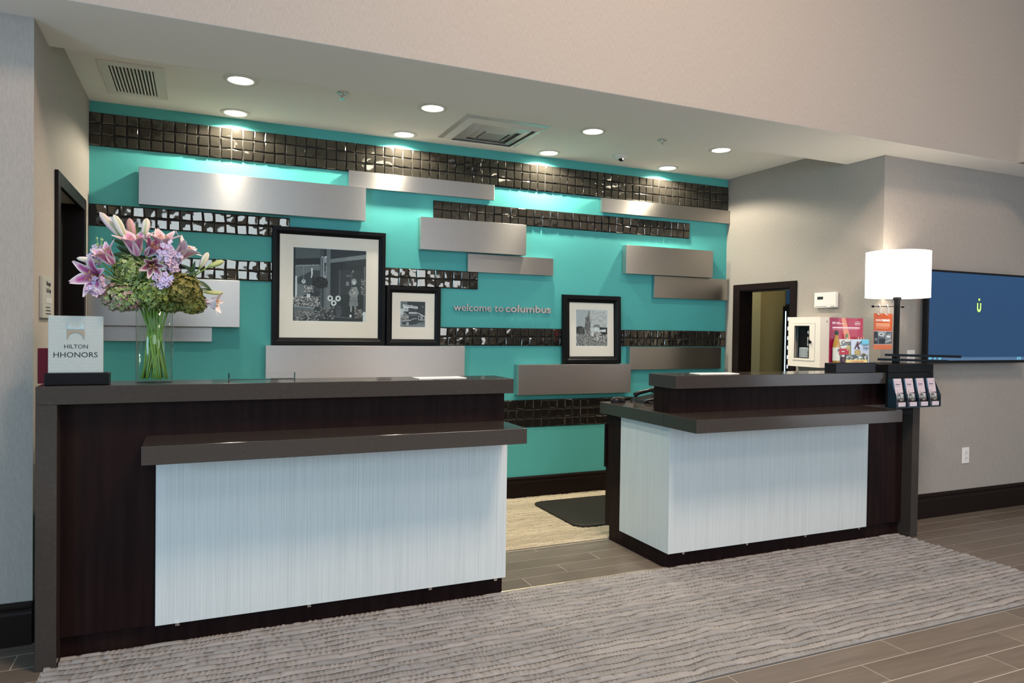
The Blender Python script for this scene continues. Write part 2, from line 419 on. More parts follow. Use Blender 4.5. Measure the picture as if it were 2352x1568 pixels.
# door openings
d1 = group_empty('door_1', (XL, 4.32, 0))
for y0, y1, z0, z1 in ((3.872, 3.935, 0, 2.02), (4.705, 4.768, 0, 2.02), (3.935, 4.705, 1.955, 2.02)):
    bx('door_casing', XL-.004, XL+.016, y0, y1, z0, z1, m_frame_esp, d1, .003)
bx('door_jamb', XL-.14, XL, 3.925, 3.937, 0, 1.985, m_frame_esp, d1)
bx('door_jamb', XL-.14, XL, 4.703, 4.715, 0, 1.985, m_frame_esp, d1)
leaf1 = bx('door_leaf', XL-.13, XL-.09, 3.938, 4.702, 0, 1.975, mat('dark_door', (0.008, 0.006, 0.006), .4), d1)
for z0, z1 in ((.2, .95), (1.07, 1.85)):
    bx('door_panel', XL-.092, XL-.084, 4.05, 4.59, z0, z1, m_frame_esp, leaf1, .004)
d2 = group_empty('door_2', (XR, 4.53, 0))
for y0, y1, z0, z1 in ((4.175, 4.238, 0, 1.722), (4.806, 4.885, 0, 1.722), (4.238, 4.806, 1.668, 1.722)):
    bx('door_casing', XR-.016, XR+.004, y0, y1, z0, z1, m_frame_esp, d2, .003)
bx('door_jamb', XR, XR+.13, 4.806, 4.822, 0, 1.674, m_frame_esp, d2)
bx('door_jamb', XR, XR+.13, 4.235, 4.246, 0, 1.674, m_frame_esp, d2)
bx('door_jamb', XR, XR+.13, 4.246, 4.806, 1.660, 1.674, m_frame_esp, d2)

# little room seen through the right doorway
struct(bx('wall_store_side', XR+.13, 5.16, 5.5, 5.6, 0, 2.5, m_yellow))
struct(bx('wall_store_back', 5.16, 6.6, 5.52, 5.62, 0, 2.5, m_mustard))
struct(bx('wall_store_right', 6.6, 6.7, YTV+.12, 5.62, 0, 2.5, m_mustard))
struct(bx('ceiling_store', XR+.13, 6.7, YTV+.12, 5.62, 2.5, 2.55, m_ceil))
area('store_room_ceiling_light', (4.95, 4.9, 2.46), (4.95, 4.9, 0), .3, .3, 5, (1.0, 0.9, 0.65))
fr = thing('drinks_fridge', 'black glass-door drinks fridge with lit edge seen through the right doorway', 'fridge', (5.62, 5.15, 0))
bx('fridge_body', 5.40, 5.95, 4.95, 5.42, 0, 1.60, m_blackpl, fr, .006)
fd = bx('fridge_door', 5.372, 5.40, 4.95, 5.42, .1, 1.58, m_black, fr, .004)
bx('light_strip', 5.366, 5.372, 5.372, 5.380, .12, 1.53, mat('cool_led', (1, 1, 1), .5, emit=((0.75, 0.93, 1.0), .9)), fd)
bx('light_strip', 5.366, 5.372, 5.292, 5.308, .12, 1.53, MATS['cool_led'], fd)
for i in range(14): bx('led_dot', 5.364, 5.372, 5.338, 5.345, .2+i*.095, .235+i*.095, MATS['cool_led'], fd)
tag(bx('storage_box', 5.44, 5.78, 5.12, 5.45, 1.60, 1.90, mat('blue_box', (0.02, 0.09, 0.22), .5), None, .01), 'blue box lying on top of the drinks fridge', 'box')

# ================================================================== RECEPTION DESKS
def desk(name, label, mirror):
    d = thing(name, label, 'desk', (0.45 if not mirror else 3.3, 3.4, 0))
    if not mirror:
        xb0, xb1 = -.483, 1.375                     # body
        bx('waterfall_leg', -.552, -.483, 3.119, 3.40, 0, .9995, m_quartz, d, .002)
        bx('countertop', -.552, 1.394, 3.119, 3.368, 1.0, 1.07, m_quartz, d, .002)
        bx('ledge', -.188, 1.368, 2.905, 3.19, .79, .86, m_quartz, d, .002)
        bx('work_surface', -.483, 1.34, 3.341, 3.85, .79, .86, m_quartz, d, .002)
        bx('body', xb0, xb1, 3.19, 3.34, .09, 1.0, m_esp, d)
        bx('side_panel', xb1-.04, xb1, 3.34, 3.83, .09, .79, m_esp, d)
        bx('side_panel', xb0, xb0+.04, 3.34, 3.83, .09, .79, m_esp, d)
        bx('toe_kick', xb0, 1.385, 3.212, 3.32, .0, .09, m_esp, d)
        fp = bx('front_panel', -.152, 1.386, 3.168, 3.19, .092, .79, m_wash, d, .0015)
        for x in (-.07, .45, 1.0, 1.33): bx('clip', x-.008, x+.008, 3.162, 3.172, .084, .095, m_chrome, fp)
    else:
        xb0, xb1 = 2.362, 4.214
        bx('waterfall_leg', 4.214, 4.279, 3.119, 3.40, 0, .9995, m_quartz, d, .002)
        bx('countertop', 2.345, 4.279, 3.119, 3.368, 1.0, 1.07, m_quartz, d, .002)
        bx('ledge', 2.318, 3.834, 2.905, 3.19, .79, .86, m_quartz, d, .002)
        bx('work_surface', 2.318, 4.214, 3.19, 3.855, .7905, .8605, m_quartz, d, .002)
        bx('riser', xb0, xb1, 3.19, 3.34, .8605, 1.0, m_esp, d, .001)
        bx('body', xb0+.002, xb1, 3.19, 3.845, .09, .79, m_esp, d)
        bx('toe_kick', xb0+.006, xb1, 3.212, 3.80, 0, .09, m_esp, d)
        fp = bx('front_panel', 2.352, 3.872, 3.168, 3.19, .092, .79, m_wash, d, .0015)
        for x in (2.45, 2.9, 3.35, 3.8): bx('clip', x-.008, x+.008, 3.162, 3.172, .084, .095, m_chrome, fp)
        bx('end_panel', 2.352, 2.364, 3.19, 3.66, .092, .79, m_wash, d, .0015)
        bx('drawer_edge', 2.354, 2.364, 3.835, 3.852, .45, .72, m_esp, d)
    return d
desk('reception_desk', 'dark wood reception desk with pale front panel, bearing the flower vase', False)
desk('reception_desk', 'dark wood reception desk with pale front panel, bearing the table lamp', True)

# ================================================================== CARPETS
def carpet(name, x0, x1, y0, y1, pitch, step, hgt, label, base, palette, gap_col, wob=.3, notch=None):
    """woven rows: each row is a bulky rounded yarn with ribbed stretches; notch=(y, x0, x1) narrows the rows behind y"""
    root = thing(name, label, 'carpet', ((x0+x1)/2, (y0+y1)/2, 0))
    mb_ = mat(name+'_backing', gap_col, .95)
    bx('backing', x0, x1, y0, notch[0] if notch else y1, 0, hgt*.35, mb_, root)
    if notch: bx('backing', notch[1], notch[2], notch[0], y1, 0, hgt*.35, mb_, root)
    rng = np.random.default_rng(3); rows = int(round((y1-y0)/pitch)); pitch = (y1-y0)/rows
    nx = int((x1-x0)/step); X = np.linspace(x0, x1, nx)
    def smooth_noise(freq, seed):
        r = np.random.default_rng(seed); n = int((x1-x0)*freq)+3; v = r.uniform(-1, 1, n); t = np.linspace(0, n-1.001, nx)
        i = t.astype(int); f = t-i; f = f*f*(3-2*f); return v[i]*(1-f)+v[np.minimum(i+1, n-1)]*f
    edges = [np.full(nx, y0)]
    slow = 0
    for r in range(1, rows):
        slow = .6*slow+smooth_noise(7, 100+r)
        edges.append(np.clip(y0+r*pitch+pitch*wob*(.55*slow+.45*smooth_noise(16, 300+r)), y0, y1))
    edges.append(np.full(nx, y1))
    S = np.array([-1, -.78, -.3, .3, .78, 1.]); HS = np.array([.0, .68, 1, 1, .68, .0])
    V = []; C = []; F = []
    for r in range(rows):
        lo, hi_ = edges[r], np.maximum(edges[r+1], edges[r]+pitch*.25)
        rib_on = np.clip(.45+smooth_noise(13, 500+r)*2.0, 0, 1)
        per = .020*(1+.25*smooth_noise(3, 700+r)); phs = np.cumsum(np.full(nx, (x1-x0)/nx)/per)*2*PI
        h = 1+.16*smooth_noise(20, 900+r)-rib_on*.75*(.5+.5*np.sin(phs))
        cuts = rng.uniform(x0, x1, int((x1-x0)/.055))
        for cx_ in cuts: h -= .75*np.exp(-((X-cx_)/.005)**2)
        w = (hi_-lo)/2*.82; m_ = (lo+hi_)/2
        tint = 1+.07*smooth_noise(14, 1100+r)+.05*smooth_noise(60, 1300+r)
        pal = np.array(palette)[rng.integers(len(palette))]
        ok = np.ones(nx, bool) if not notch or y0+r*pitch+pitch*.5 < notch[0] else (X >= notch[1]) & (X <= notch[2])
        k = len(V); sk = rib_on*pitch*.16
        P = np.empty((nx, 6, 3)); P[..., 0] = np.clip(X[:, None]+sk[:, None]*S, x0, x1); P[..., 1] = m_[:, None]+w[:, None]*S; P[..., 2] = hgt*.3+hgt*.7*np.maximum(h, .2)[:, None]*HS
        V += P.reshape(-1, 3).tolist(); C += (pal[None, None, :]*tint[:, None, None]*np.ones((1, 6, 1))).reshape(-1, 3).tolist()
        for i in np.nonzero(ok[:-1] & ok[1:])[0]:
            i = int(i)
            for b in range(5): F.append((k+i*6+b, k+(i+1)*6+b, k+(i+1)*6+b+1, k+i*6+b+1))
    mb = MB(); mb.v = V; mb.f = F; mb.c = np.clip(np.array(C), 0, 1)
    o = obj('woven_yarn', mb, base, root, smooth=True); o['kind'] = 'stuff'
    return root
m_yarn = mat('lobby_yarn', (.82, .82, .82), .95, attr='ink', noise=((700, 160, 300), (1.0, 1.0, 1.0), 3), bump=((900, 160, 300), .6, .003), spec=.1)
carpet('lobby_carpet', -.522, 4.195, 2.115, 3.208, .0405, .0042, .012, 'textured grey-beige woven carpet strip in front of both desks', m_yarn,
       [(0.315, 0.312, 0.312), (0.295, 0.295, 0.296), (0.33, 0.323, 0.32), (0.275, 0.277, 0.28)], (0.10, 0.10, 0.10), .33, (3.112, -.480, 4.195))
m_yarn2 = mat('rear_yarn', (.85, .85, .85), .95, attr='ink', bump=((500, 300, 300), .5, .002), spec=.1)
carpet('work_area_carpet', XL+.02, XR-.02, 3.81, YB-.018, .024, .008, .009, 'yellowish beige carpet on the floor behind the two desks', m_yarn2,
       [(0.37, 0.335, 0.25), (0.33, 0.30, 0.225), (0.41, 0.37, 0.28)], (0.10, 0.09, 0.06), .4)
tag(bx('floor_transition_strip', 1.38, 2.37, 3.208, 3.222, 0, .007, mat('pale_brass', (0.75, 0.66, 0.52), .3, .8), None, .002), 'thin pale metal strip edging the carpet between the two desks', 'strip')
# anti-fatigue mat: rounded rectangle with bevelled rim
def rrect(x0, x1, y0, y1, r, z, n=7):
    P = []
    for cx, cy, a in ((x1-r, y0+r, -90), (x1-r, y1-r, 0), (x0+r, y1-r, 90), (x0+r, y0+r, 180)):
        for k in range(n): t = math.radians(a+90*k/(n-1)); P.append((cx+r*math.cos(t), cy+r*math.sin(t), z))
    return P
def rslab(x0, x1, y0, y1, z0, z1, r, e):
    mb = MB(); A = rrect(x0, x1, y0, y1, r, z0); B = rrect(x0, x1, y0, y1, r, z0+(z1-z0)*.4); Cc = rrect(x0+e, x1-e, y0+e, y1-e, max(r-e, .002), z1); n = len(A)
    fs = [tuple(reversed(range(n))), tuple(range(2*n, 3*n))]
    for j in range(2): fs += [(j*n+i, j*n+(i+1) % n, (j+1)*n+(i+1) % n, (j+1)*n+i) for i in range(n)]
    return mb.add(A+B+Cc, fs)
tag(obj('floor_mat', rslab(2.288, 3.15, 4.06, 4.775, .0125, .024, .085, .02), mat('black_rubber', (0.016, 0.014, 0.011), .6, spec=.25)), 'black rubber standing mat on the beige carpet behind the desks', 'mat')

# ================================================================== TILE BANDS
def tile_meshes(n=20, size=.0645, prefix='tile'):
    out = []
    rng = random.Random(11)
    for i in range(n):
        h = size/2; G = 6; UU = (0, .07, .36, .64, .93, 1); amp = .0004 if i < 8 else rng.uniform(.0008, .0022)
        c = [(sx*h*(1-rng.uniform(0, .15)), sz*h*(1-rng.uniform(0, .15))) for sx, sz in ((-1,-1),(1,-1),(1,1),(-1,1))]
        ax, az, p1, p2 = rng.uniform(.8, 1.6), rng.uniform(.8, 1.6), rng.uniform(0, 6), rng.uniform(0, 6)
        cx, cz = rng.uniform(-.5, .5), rng.uniform(-.5, .5)
        V = []; F = []
        for j in range(G):
            for k in range(G):
                u, v = UU[k], UU[j]
                x = (c[0][0]*(1-u)+c[1][0]*u)*(1-v)+(c[3][0]*(1-u)+c[2][0]*u)*v
                z = (c[0][1]*(1-u)+c[1][1]*u)*(1-v)+(c[3][1]*(1-u)+c[2][1]*u)*v
                edge = (k in (0, G-1)) or (j in (0, G-1))
                U, W = 2*u-1, 2*v-1
                d = amp*math.sin(ax*PI*U+p1)*math.cos(az*PI*W+p2)+amp*math.exp(-6*((U-cx)**2+(W-cz)**2))
                y = -(.009+d) if not edge else -.0068
                V.append((x, y, z))
        idx = [j*G+k for j in range(1, G-1) for k in range(1, G-1)]; W_ = G-2
        FV = [V[i2] for i2 in idx]
        F = [(j*W_+k, j*W_+k+1, (j+1)*W_+k+1, (j+1)*W_+k) for j in range(W_-1) for k in range(W_-1)]; nsm = len(F)
        inner = [k for k in range(W_)]+[j*W_+W_-1 for j in range(1, W_)]+[(W_-1)*W_+k for k in range(W_-2, -1, -1)]+[j*W_ for j in range(W_-2, 0, -1)]
        cor = [FV[0], FV[W_-1], FV[W_*W_-1], FV[W_*(W_-1)]]; out4 = [V[0], V[G-1], V[G*G-1], V[G*(G-1)]]
        b = len(FV); FV += [FV[i2] for i2 in inner]; R = len(inner)
        FV += out4+[(p[0], 0, p[2]) for p in out4]
        seg = [0, W_-1, 2*(W_-1), 3*(W_-1), R]
        for q in range(4):
            F.append(tuple([b+R+q, b+R+(q+1) % 4]+[b+(i2 % R) for i2 in range(seg[q+1], seg[q]-1, -1)]))
            F.append((b+R+4+q, b+R+4+(q+1) % 4, b+R+(q+1) % 4, b+R+q))
        V = FV
        me = bpy.data.meshes.new('tile'); me.from_pydata(V, [], F); me.materials.append(m_tile)
        me.polygons.foreach_set('use_smooth', [i2 < nsm for i2 in range(len(me.polygons))]); me.update()
        out.append(me)
    return out
TILES = tile_meshes()
def tile_band(label, x0, x1, z0, z1, rows, pitch, anchor='l', flat=False):
    root = thing('tile_band', label, 'tile band', ((x0+x1)/2, YB-.004, z0), 'dark glass tile bands on the teal wall')
    bx('grout_bed', x0, x1, YB-.006, YB, z0, z1, m_grout, root)
    rp = (z1-z0)/rows; rng = random.Random(int(x0*100+z0*1000))
    n = (x1-x0)/pitch; cols = int(n+.3)
    for r in range(rows):
        for c in range(cols):
            x = x1-(c+.5)*pitch if anchor == 'r' else x0+(c+.5)*(x1-x0)/cols
            if x < x0+.02: continue
            o = bpy.data.objects.new('tile', TILES[rng.randrange(11) if flat else rng.randrange(5, len(TILES))]); COL.objects.link(o); o.parent = root
            o.location = Vector((x+rng.uniform(-.0012, .0012), YB-.006, z0+(r+.5)*rp+rng.uniform(-.0012, .0012)))-Vector(root.location)
            o.rotation_euler = (rng.gauss(0, .022), rng.uniform(-.06, .06), rng.gauss(0, .026))
            o.scale = (pitch/.0672, 1, rp/.0672)
tile_band('longest dark tile band, three rows, along the top of the teal wall', XL, XR, 2.390, 2.592, 3, .06706, flat=True)
tile_band('two-row dark tile band at the left wall under the longest metal panel', XL, .559, 1.904, 2.038, 2, .0669, 'r')
tile_band('two-row dark tile band passing behind the largest picture frame', -.38, 1.922, 1.606, 1.738, 2, .0677)
tile_band('two-row dark tile band at upper middle right, behind a metal panel end', 1.567, 3.870, 2.112, 2.244, 2, .0677)
tile_band('two-row dark tile band just below the welcome lettering', 1.55, XR, 1.183, 1.319, 2, .0667)
tile_band('lowest dark tile band, three rows, between the two desks', 1.62, XR, .549, .762, 3, .0700)

# ================================================================== METAL PANELS
def panel(label, x0, x1, z0, z1, p):
    o = thing('metal_panel', label, 'wall panel', ((x0+x1)/2, YB-p/2, z0), 'brushed metal panels on the teal wall')
    bx('face_sheet', x0, x1, YB-p, YB-p+.006, z0, z1, m_metal, o, .0012)
    bx('box_return', x0+.001, x1-.001, YB-p+.006, YB-.007, z0+.001, z1-.001, m_metal_edge, o)
    return o
panel('longest brushed metal panel, upper left under the top tile band', -.339, 1.056, 2.046, 2.276, .077)
panel('slim brushed metal panel resting on the right end of the longest panel', .946, 2.034, 2.280, 2.394, .036)
panel('slim brushed metal panel at top right, its end meeting the right wall', 2.973, XR-.001, 2.267, 2.382, .038)
panel('thick brushed metal panel at upper centre, right of the large frame', 1.452, 2.286, 1.875, 2.107, .077)
panel('slim brushed metal panel tucked under the upper centre panel, above the lettering', 1.829, 2.542, 1.733, 1.868, .036)
panel('thick brushed metal panel at right, above the smallest right panel', 3.194, 4.080, 1.780, 2.013, .065)
panel('brushed metal panel at right beside the doorway, above the portrait frame level', 3.495, XR-.001, 1.592, 1.777, .036)
panel('thick brushed metal panel carrying the portrait picture frame', 2.236, 3.250, .806, 1.040, .077)
panel('brushed metal panel above the right desk, right of the portrait frame', 3.253, 4.198, .991, 1.179, .052)
panel('wide brushed metal panel carrying the two left picture frames', .407, 1.799, .95, 1.181, .077)
panel('brushed metal panel behind the flower bouquet, upper of two', XL+.001, .245, 1.298, 1.600, .077)
panel('slim brushed metal panel behind the glass vase, lower of two', XL+.001, .081, 1.203, 1.297, .036)

# ================================================================== PICTURES
def picture(label, x0, x1, z0, z1, yb, fw_, m_in, pic, canvas, lean=0, deep=.03):
    """outer frame rectangle, moulding width, mat opening inset, picture rectangle (x0,x1,z0,z1); yb = back of frame"""
    root = thing('picture_frame', label, 'picture', ((x0+x1)/2, yb-deep/2, z0), 'framed black and white photographs')
    yf = yb-deep
    # four mitred rails
    prof = [(0, 0), (.10, 1.0), (.55, 1.0), (.62, .9), (.92, .62), (1, .40), (1, 0)]   # (across 0 outer..1 inner, height fraction)
    cor = [(x0, z0), (x1, z0), (x1, z1), (x0, z1)]; sg = [(1, 1), (-1, 1), (-1, -1), (1, -1)]
    for i in range(4):
        j = (i+1) % 4; vs = []
        for (cx, cz), (sx, sz) in ((cor[i], sg[i]), (cor[j], sg[j])):
            for a, h in prof: vs.append((cx+sx*a*fw_, yb-h*deep, cz+sz*a*fw_))
        n = len(prof)
        fs = [(k, k+1, n+k+1, n+k) for k in range(n-1)]+[(n-1, 0, n, 2*n-1)]+[tuple(range(n-1, -1, -1)), tuple(range(n, 2*n))]
        fs = [tuple(reversed(f)) for f in fs]
        obj('frame_rail', MB().add(vs, fs), m_black, root)
    a = fw_*.97
    px0, px1, pz0, pz1 = pic
    ym = yb-.012
    b = .006
    for q in ((x0+a, x1-a, z0+a, pz0-b), (x0+a, x1-a, pz1+b, z1-a), (x0+a, px0-b, pz0-b, pz1+b), (px1+b, x1-a, pz0-b, pz1+b)):
        bx('mat_board', q[0], q[1], ym, ym+.004, q[2], q[3], m_mat, root)
    for q in ((px0-b, px1+b, pz0-b, pz0), (px0-b, px1+b, pz1, pz1+b), (px0-b, px0, pz0, pz1), (px1, px1+b, pz0, pz1)):
        bx('mat_bevel', q[0], q[1], ym+.0008, ym+.004, q[2], q[3], m_matw, root)
    sheet('photograph', canvas, (px0, ym+.0035, pz0), RX, RZ, px1-px0, pz1-pz0, root)
    bx('backing_board', x0+a, x1-a, ym+.004, yb, z0+a, z1-a, m_blackm, root)
    bx('glazing', x0+a, x1-a, ym-.0045, ym-.0035, z0+a, z1-a, m_pglass, root)
    if lean: root.rotation_euler = (lean, 0, 0)
    return root
def G(v):  # cool photographic grey from sRGB level
    k = v/255; return np.array(s2l((max(v-8, 0), v, min(v+4, 255))))
# photograph 1: person standing in a shop doorway with flowers
c = Cv(170, 172, G(58))
c.rect(0, 0, .38, .16, G(95)).poly([(0, .16), (.36, .13), (.36, .22), (0, .24)], G(50)).rect(0, 0, .03, 1, G(52))
c.poly([(.03, .25), (.36, .22), (.36, .3), (.12, .38), (.03, .44)], G(118)).poly([(.03, .46), (.25, .3), (.36, .3), (.36, .6), (.03, .5)], G(70))
c.poly([(.05, .49), (.22, .52), (.2, .62), (.05, .7)], G(120)).rect(.03, .39, .05, .7, G(215)).line(.04, .25, .33, .23, .006, G(170))
c.rect(.36, 0, .41, .42, G(80)).rect(.37, .12, .44, .41, G(150)).rect(.385, .12, .395, .41, G(45)).rect(.405, .12, .455, .41, G(165)).line(.425, .2, .43, .36, .008, G(50)).line(.44, .2, .42, .3, .006, G(50)).ell(.435, .115, .016, .01, G(240)).ell(.39, .115, .012, .008, G(220))
c.rect(.41, .42, .49, .85, G(108)).rect(.45, 0, .5, .85, G(120)).rect(.36, .42, .41, .85, G(85)).rect(.395, .5, .405, .85, G(45))
c.rect(.5, 0, 1, .1, G(62)).poly([(.5, .14), (1, .05), (1, .11), (.5, .19)], G(135)).rect(.5, .2, .97, .95, G(55)).rect(.62, .28, .64, .65, G(85)).rect(.65, .28, .96, .62, G(64))
c.rect(.79, .3, .805, .5, G(90)).rect(.72, .44, .76, .5, G(130)).rect(.72, .35, .78, .37, G(105)).rect(.81, .28, .82, .31, G(240)).rect(.97, .22, .985, .9, G(130)).rect(.96, .86, 1, 1, G(230))
c.ell(.36, .47, .11, .08, G(42)).blobs(.26, .4, .46, .53, 90, .012, .01, .05)
c.ell(.14, .46, .026, .028, G(215)).ell(.14, .455, .012, .012, G(120)).line(.14, .25, .14, .43, .002, G(150))
c.line(.25, .28, .25, .34, .008, G(240)).line(.255, .34, .245, .4, .008, G(230))
c.blobs(.0, .66, .36, .8, 260, .012, .02, .55).blobs(.15, .52, .27, .6, 60, .011, .05, .7).rect(.18, .63, .23, .68, G(220)).rect(.02, .8, .28, .93, G(112)).line(.02, .8, .28, .82, .006, G(160))
c.blobs(.02, .86, .36, 1, 130, .014, .03, .35).blobs(.36, .8, .56, .96, 110, .011, .02, .3)
for x, y in ((.5, .68), (.61, .68), (.55, .745)):
    for k in range(9): c.ell(x+.028*math.cos(k*.7), y+.03*math.sin(k*.7), .012, .012, G(225))
    c.ell(x, y, .016, .017, G(45))
c.ell(.62, .86, .045, .085, G(82)).rect(.58, .82, .66, .83, G(60)).line(.53, .93, .8, .95, .005, G(110))
c.ell(.83, .44, .035, .045, G(160)).ell(.83, .455, .02, .026, G(205)).ell(.823, .45, .004, .005, G(60)).ell(.838, .45, .004, .005, G(60))
c.poly([(.79, .52), (.87, .51), (.9, .6), (.87, .66), (.78, .66), (.755, .6)], G(150)).poly([(.775, .65), (.88, .65), (.89, .78), (.76, .78)], G(132)).rect(.77, .705, .885, .712, G(90)).blobs(.79, .53, .85, .62, 26, .012, .02, .6)
c.rect(.78, .78, .8, .86, G(185)).rect(.84, .78, .86, .86, G(165)).ell(.785, .92, .014, .02, G(235)).blobs(.84, .82, .95, .95, 90, .011, .02, .4).blobs(.93, .4, .99, .62, 70, .01, .03, .35)
c.grain(.12)
picture('largest black framed photograph of a shop doorway, standing on the wide panel', .444, 1.214, 1.1815, 1.980, YB-.0025-.007, .052, .05, (.584, 1.075, 1.348, 1.843), c.a)
# photograph 2: roadside drive-in with old car
c = Cv(110, 110, G(48))
c.rect(0, 0, .3, .35, G(110)).rect(.28, .02, 1, .55, G(42)).poly([(0, .3), (.13, .28), (.13, .6), (0, .62)], G(215)).poly([(.1, .12), (.7, .2), (.7, .28), (.1, .23)], G(232)).line(.16, .165, .66, .235, .014, G(130)).poly([(.37, .16), (.48, .14), (.48, .2), (.37, .18)], G(220))
c.rect(.14, .24, .32, .39, G(228)).rect(.17, .27, .29, .35, G(170)).rect(.34, .27, .66, .41, G(70)).rect(.34, .42, .68, .48, G(205)).poly([(.13, .4), (.32, .55), (.32, .6), (.1, .46)], G(150))
c.poly([(.7, .43), (1, .57), (1, .61), (.7, .46)], G(238)).rect(.33, .5, .72, .68, G(58)).rect(.36, .52, .7, .55, G(105)).rect(.72, .55, 1, .72, G(165)).rect(.75, .58, .81, .68, G(30)).rect(.9, .6, .96, .68, G(30)).line(.86, .2, .86, .45, .006, G(120)).ell(.91, .2, .016, .02, G(225))
c.blobs(0, .55, .34, .72, 60, .03, .05, .6).rect(0, .72, 1, 1, G(135)).poly([(.06, .8), (.4, .74), (.5, .67), (.66, .67), (.76, .74), (1, .76), (1, .86), (.4, .92), (.1, .9)], G(52))
c.line(.08, .78, .4, .75, .012, G(210)).line(.4, .75, .5, .68, .01, G(210)).line(.5, .68, .66, .67, .01, G(220)).ell(.29, .87, .05, .055, G(225)).ell(.29, .87, .026, .03, G(90)).line(.7, .86, 1, .81, .01, G(190)).rect(0, .96, 1, 1, G(95)).grain(.1)
p2 = picture('smallest black framed photograph of an old car, beside the largest frame', 1.217, 1.626, 1.1815, 1.608, YB-.009, .047, .05, (1.326, 1.509, 1.317, 1.500), c.a)
obj('sign_lettering', text_mb('Coca-Cola', .016, (1.391, YB-.009-.012+.0034, 1.433), RX, RZ, .0003, .02, shear=.25, width=.055), m_inkw, p2)
# photograph 3: child in a field by round bales
c = Cv(140, 150, G(190))
c.poly([(.42, 0), (1, 0), (1, .52), (.45, .6), (.3, .4)], G(212)).poly([(.42, 0), (.46, .06), (.45, .55), (.4, .8), (.26, .5), (.3, .35)], G(110))
c.strokes(.45, .02, .97, .48, 260, .06, .006, .3, .75, 2.2, .6).strokes(.3, .2, .44, .75, 200, .05, .007, .01, .35, 1.3, .5)
c.ell(.13, .58, .14, .13, G(48)).rect(0, .58, .28, .72, G(60)).strokes(0, .46, .26, .7, 110, .04, .006, .01, .2, .8, 1)
c.rect(0, .68, 1, 1, G(110)).rect(.75, .48, 1, .85, G(50)).strokes(0, .66, 1, .98, 700, .05, .005, .02, .6, 1.57, .6)
c.poly([(.52, .48), (.6, .4), (.72, .4), (.8, .48)], G(140)).ell(.64, .52, .06, .05, G(225)).poly([(.48, .58), (.95, .53), (.95, .61), (.5, .6)], G(225)).poly([(.52, .6), (.8, .6), (.82, .75), (.74, .86), (.5, .86), (.48, .72)], G(120)).blobs(.5, .6, .8, .85, 110, .03, .02, .8).grain(.1)
picture('black framed portrait-shaped photograph of a hayfield, leaning above the right panel', 2.630, 3.164, 1.0405, 1.594, YB-.036, .062, .05, (2.755, 3.043, 1.186, 1.474), c.a, lean=math.radians(-2.2), deep=.036)

# ================================================================== WALL LETTERING
wl = thing('wall_lettering', 'raised metal lettering reading welcome to columbus on the teal wall', 'sign', (2.13, YB-.01, 1.44))
letters('welcome to', m_steel, wl, .078, (1.726, YB-.012, 1.4425), RX, RZ, .012, .004, width=.400)
letters('columbus', m_steel, wl, .078, (2.143, YB-.012, 1.4425), RX, RZ, .012, .020, width=.390)

# ================================================================== CEILING FIXTURES
def downlight(x, y, label, grp, power, r=.064):
    t = thing('recessed_downlight', label, 'ceiling light', (x, y, CE), grp)
    obj('trim_ring', MB().lathe((x, y, CE), [(r*1.42, 0), (r*1.36, -.007), (r*1.06, -.007), (r, -.001), (r, 0)], n=32, cap=False), m_trimw, t, smooth=True)
    obj('lens', MB().lathe((x, y, CE), [(r*1.0, -.0005), (r*.98, -.003), (.001, -.0036)], n=32), m_lens, t)
    l = bpy.data.lights.new('downlight_lamp', 'SPOT'); l.energy = power; l.color = (1.0, 0.90, 0.70)
    l.spot_size = math.radians(152 if power > 30 else 104); l.spot_blend = .22 if power > 30 else .7; l.shadow_soft_size = .03
    o = bpy.data.objects.new('downlight_lamp', l); COL.objects.link(o); o.parent = t; o.location = (0, 0, -.012)
NM = ('first', 'second', 'third', 'fourth')
for i, x in enumerate((.208, 1.307, 2.438, 3.535)):
    downlight(x, 4.86, 'round recessed downlight close to the teal wall, %s from the left' % NM[i], 'downlights washing the teal wall', SPOT_BACK)
for i, x in enumerate((.206, 1.307, 2.441, 3.534)):
    downlight(x, 4.203, 'round recessed downlight in the row nearer the beam, %s from the left' % NM[i], 'downlights above the desks', SPOT_FRONT)
# return grille
g = thing('return_air_grille', 'square white louvred air grille in the ceiling at far left', 'air vent', (-.33, 4.48, CE))
for q in ((-.488, -.172, 4.194, 4.254), (-.488, -.172, 4.712, 4.765), (-.488, -.439, 4.254, 4.712), (-.228, -.172, 4.254, 4.712)):
    bx('grille_frame', q[0], q[1], q[2], q[3], CE-.008, CE, m_trimw, g, .002)
bx('dark_backing', -.44, -.227, 4.253, 4.713, CE-.001, CE, m_slot, g)
for i in range(12):
    x = -.432+i*.0172
    obj('louvre', MB().prism([(x, 4.253, CE-.008), (x+.0075, 4.253, CE-.008), (x+.0095, 4.253, CE-.001), (x+.002, 4.253, CE-.001)], (0, .460, 0)), m_trimw, g)
# square supply diffuser: nested pyramidal rings
dfu = thing('ceiling_diffuser', 'square chrome supply air diffuser with nested rings in the ceiling', 'air vent', (1.835, 4.52, CE))
def ring_frame(cx, cy, h1, z1, h0, z0, t=.003):
    """sloped square ring from half-size h1 at z1 to half-size h0 at z0"""
    mb = MB()
    def sq(h, z): return [(cx-h, cy-h, z), (cx+h, cy-h, z), (cx+h, cy+h, z), (cx-h, cy+h, z)]
    vs = sq(h1, z1)+sq(h0, z0)+sq(h0, z0+t)+sq(h1, z1+t)
    fs = []
    for a in range(4):
        for i in range(4): fs.append((a*4+i, a*4+(i+1) % 4, ((a+1) % 4)*4+(i+1) % 4, ((a+1) % 4)*4+i))
    return mb.add(vs, fs)
m_diff = mat('diffuser_metal', (0.72, 0.71, 0.69), .22, .55)
cx, cy = 1.835, 4.52
obj('outer_frame', ring_frame(cx, cy, .298, CE-.004, .268, CE-.012, .005), m_diff, dfu)
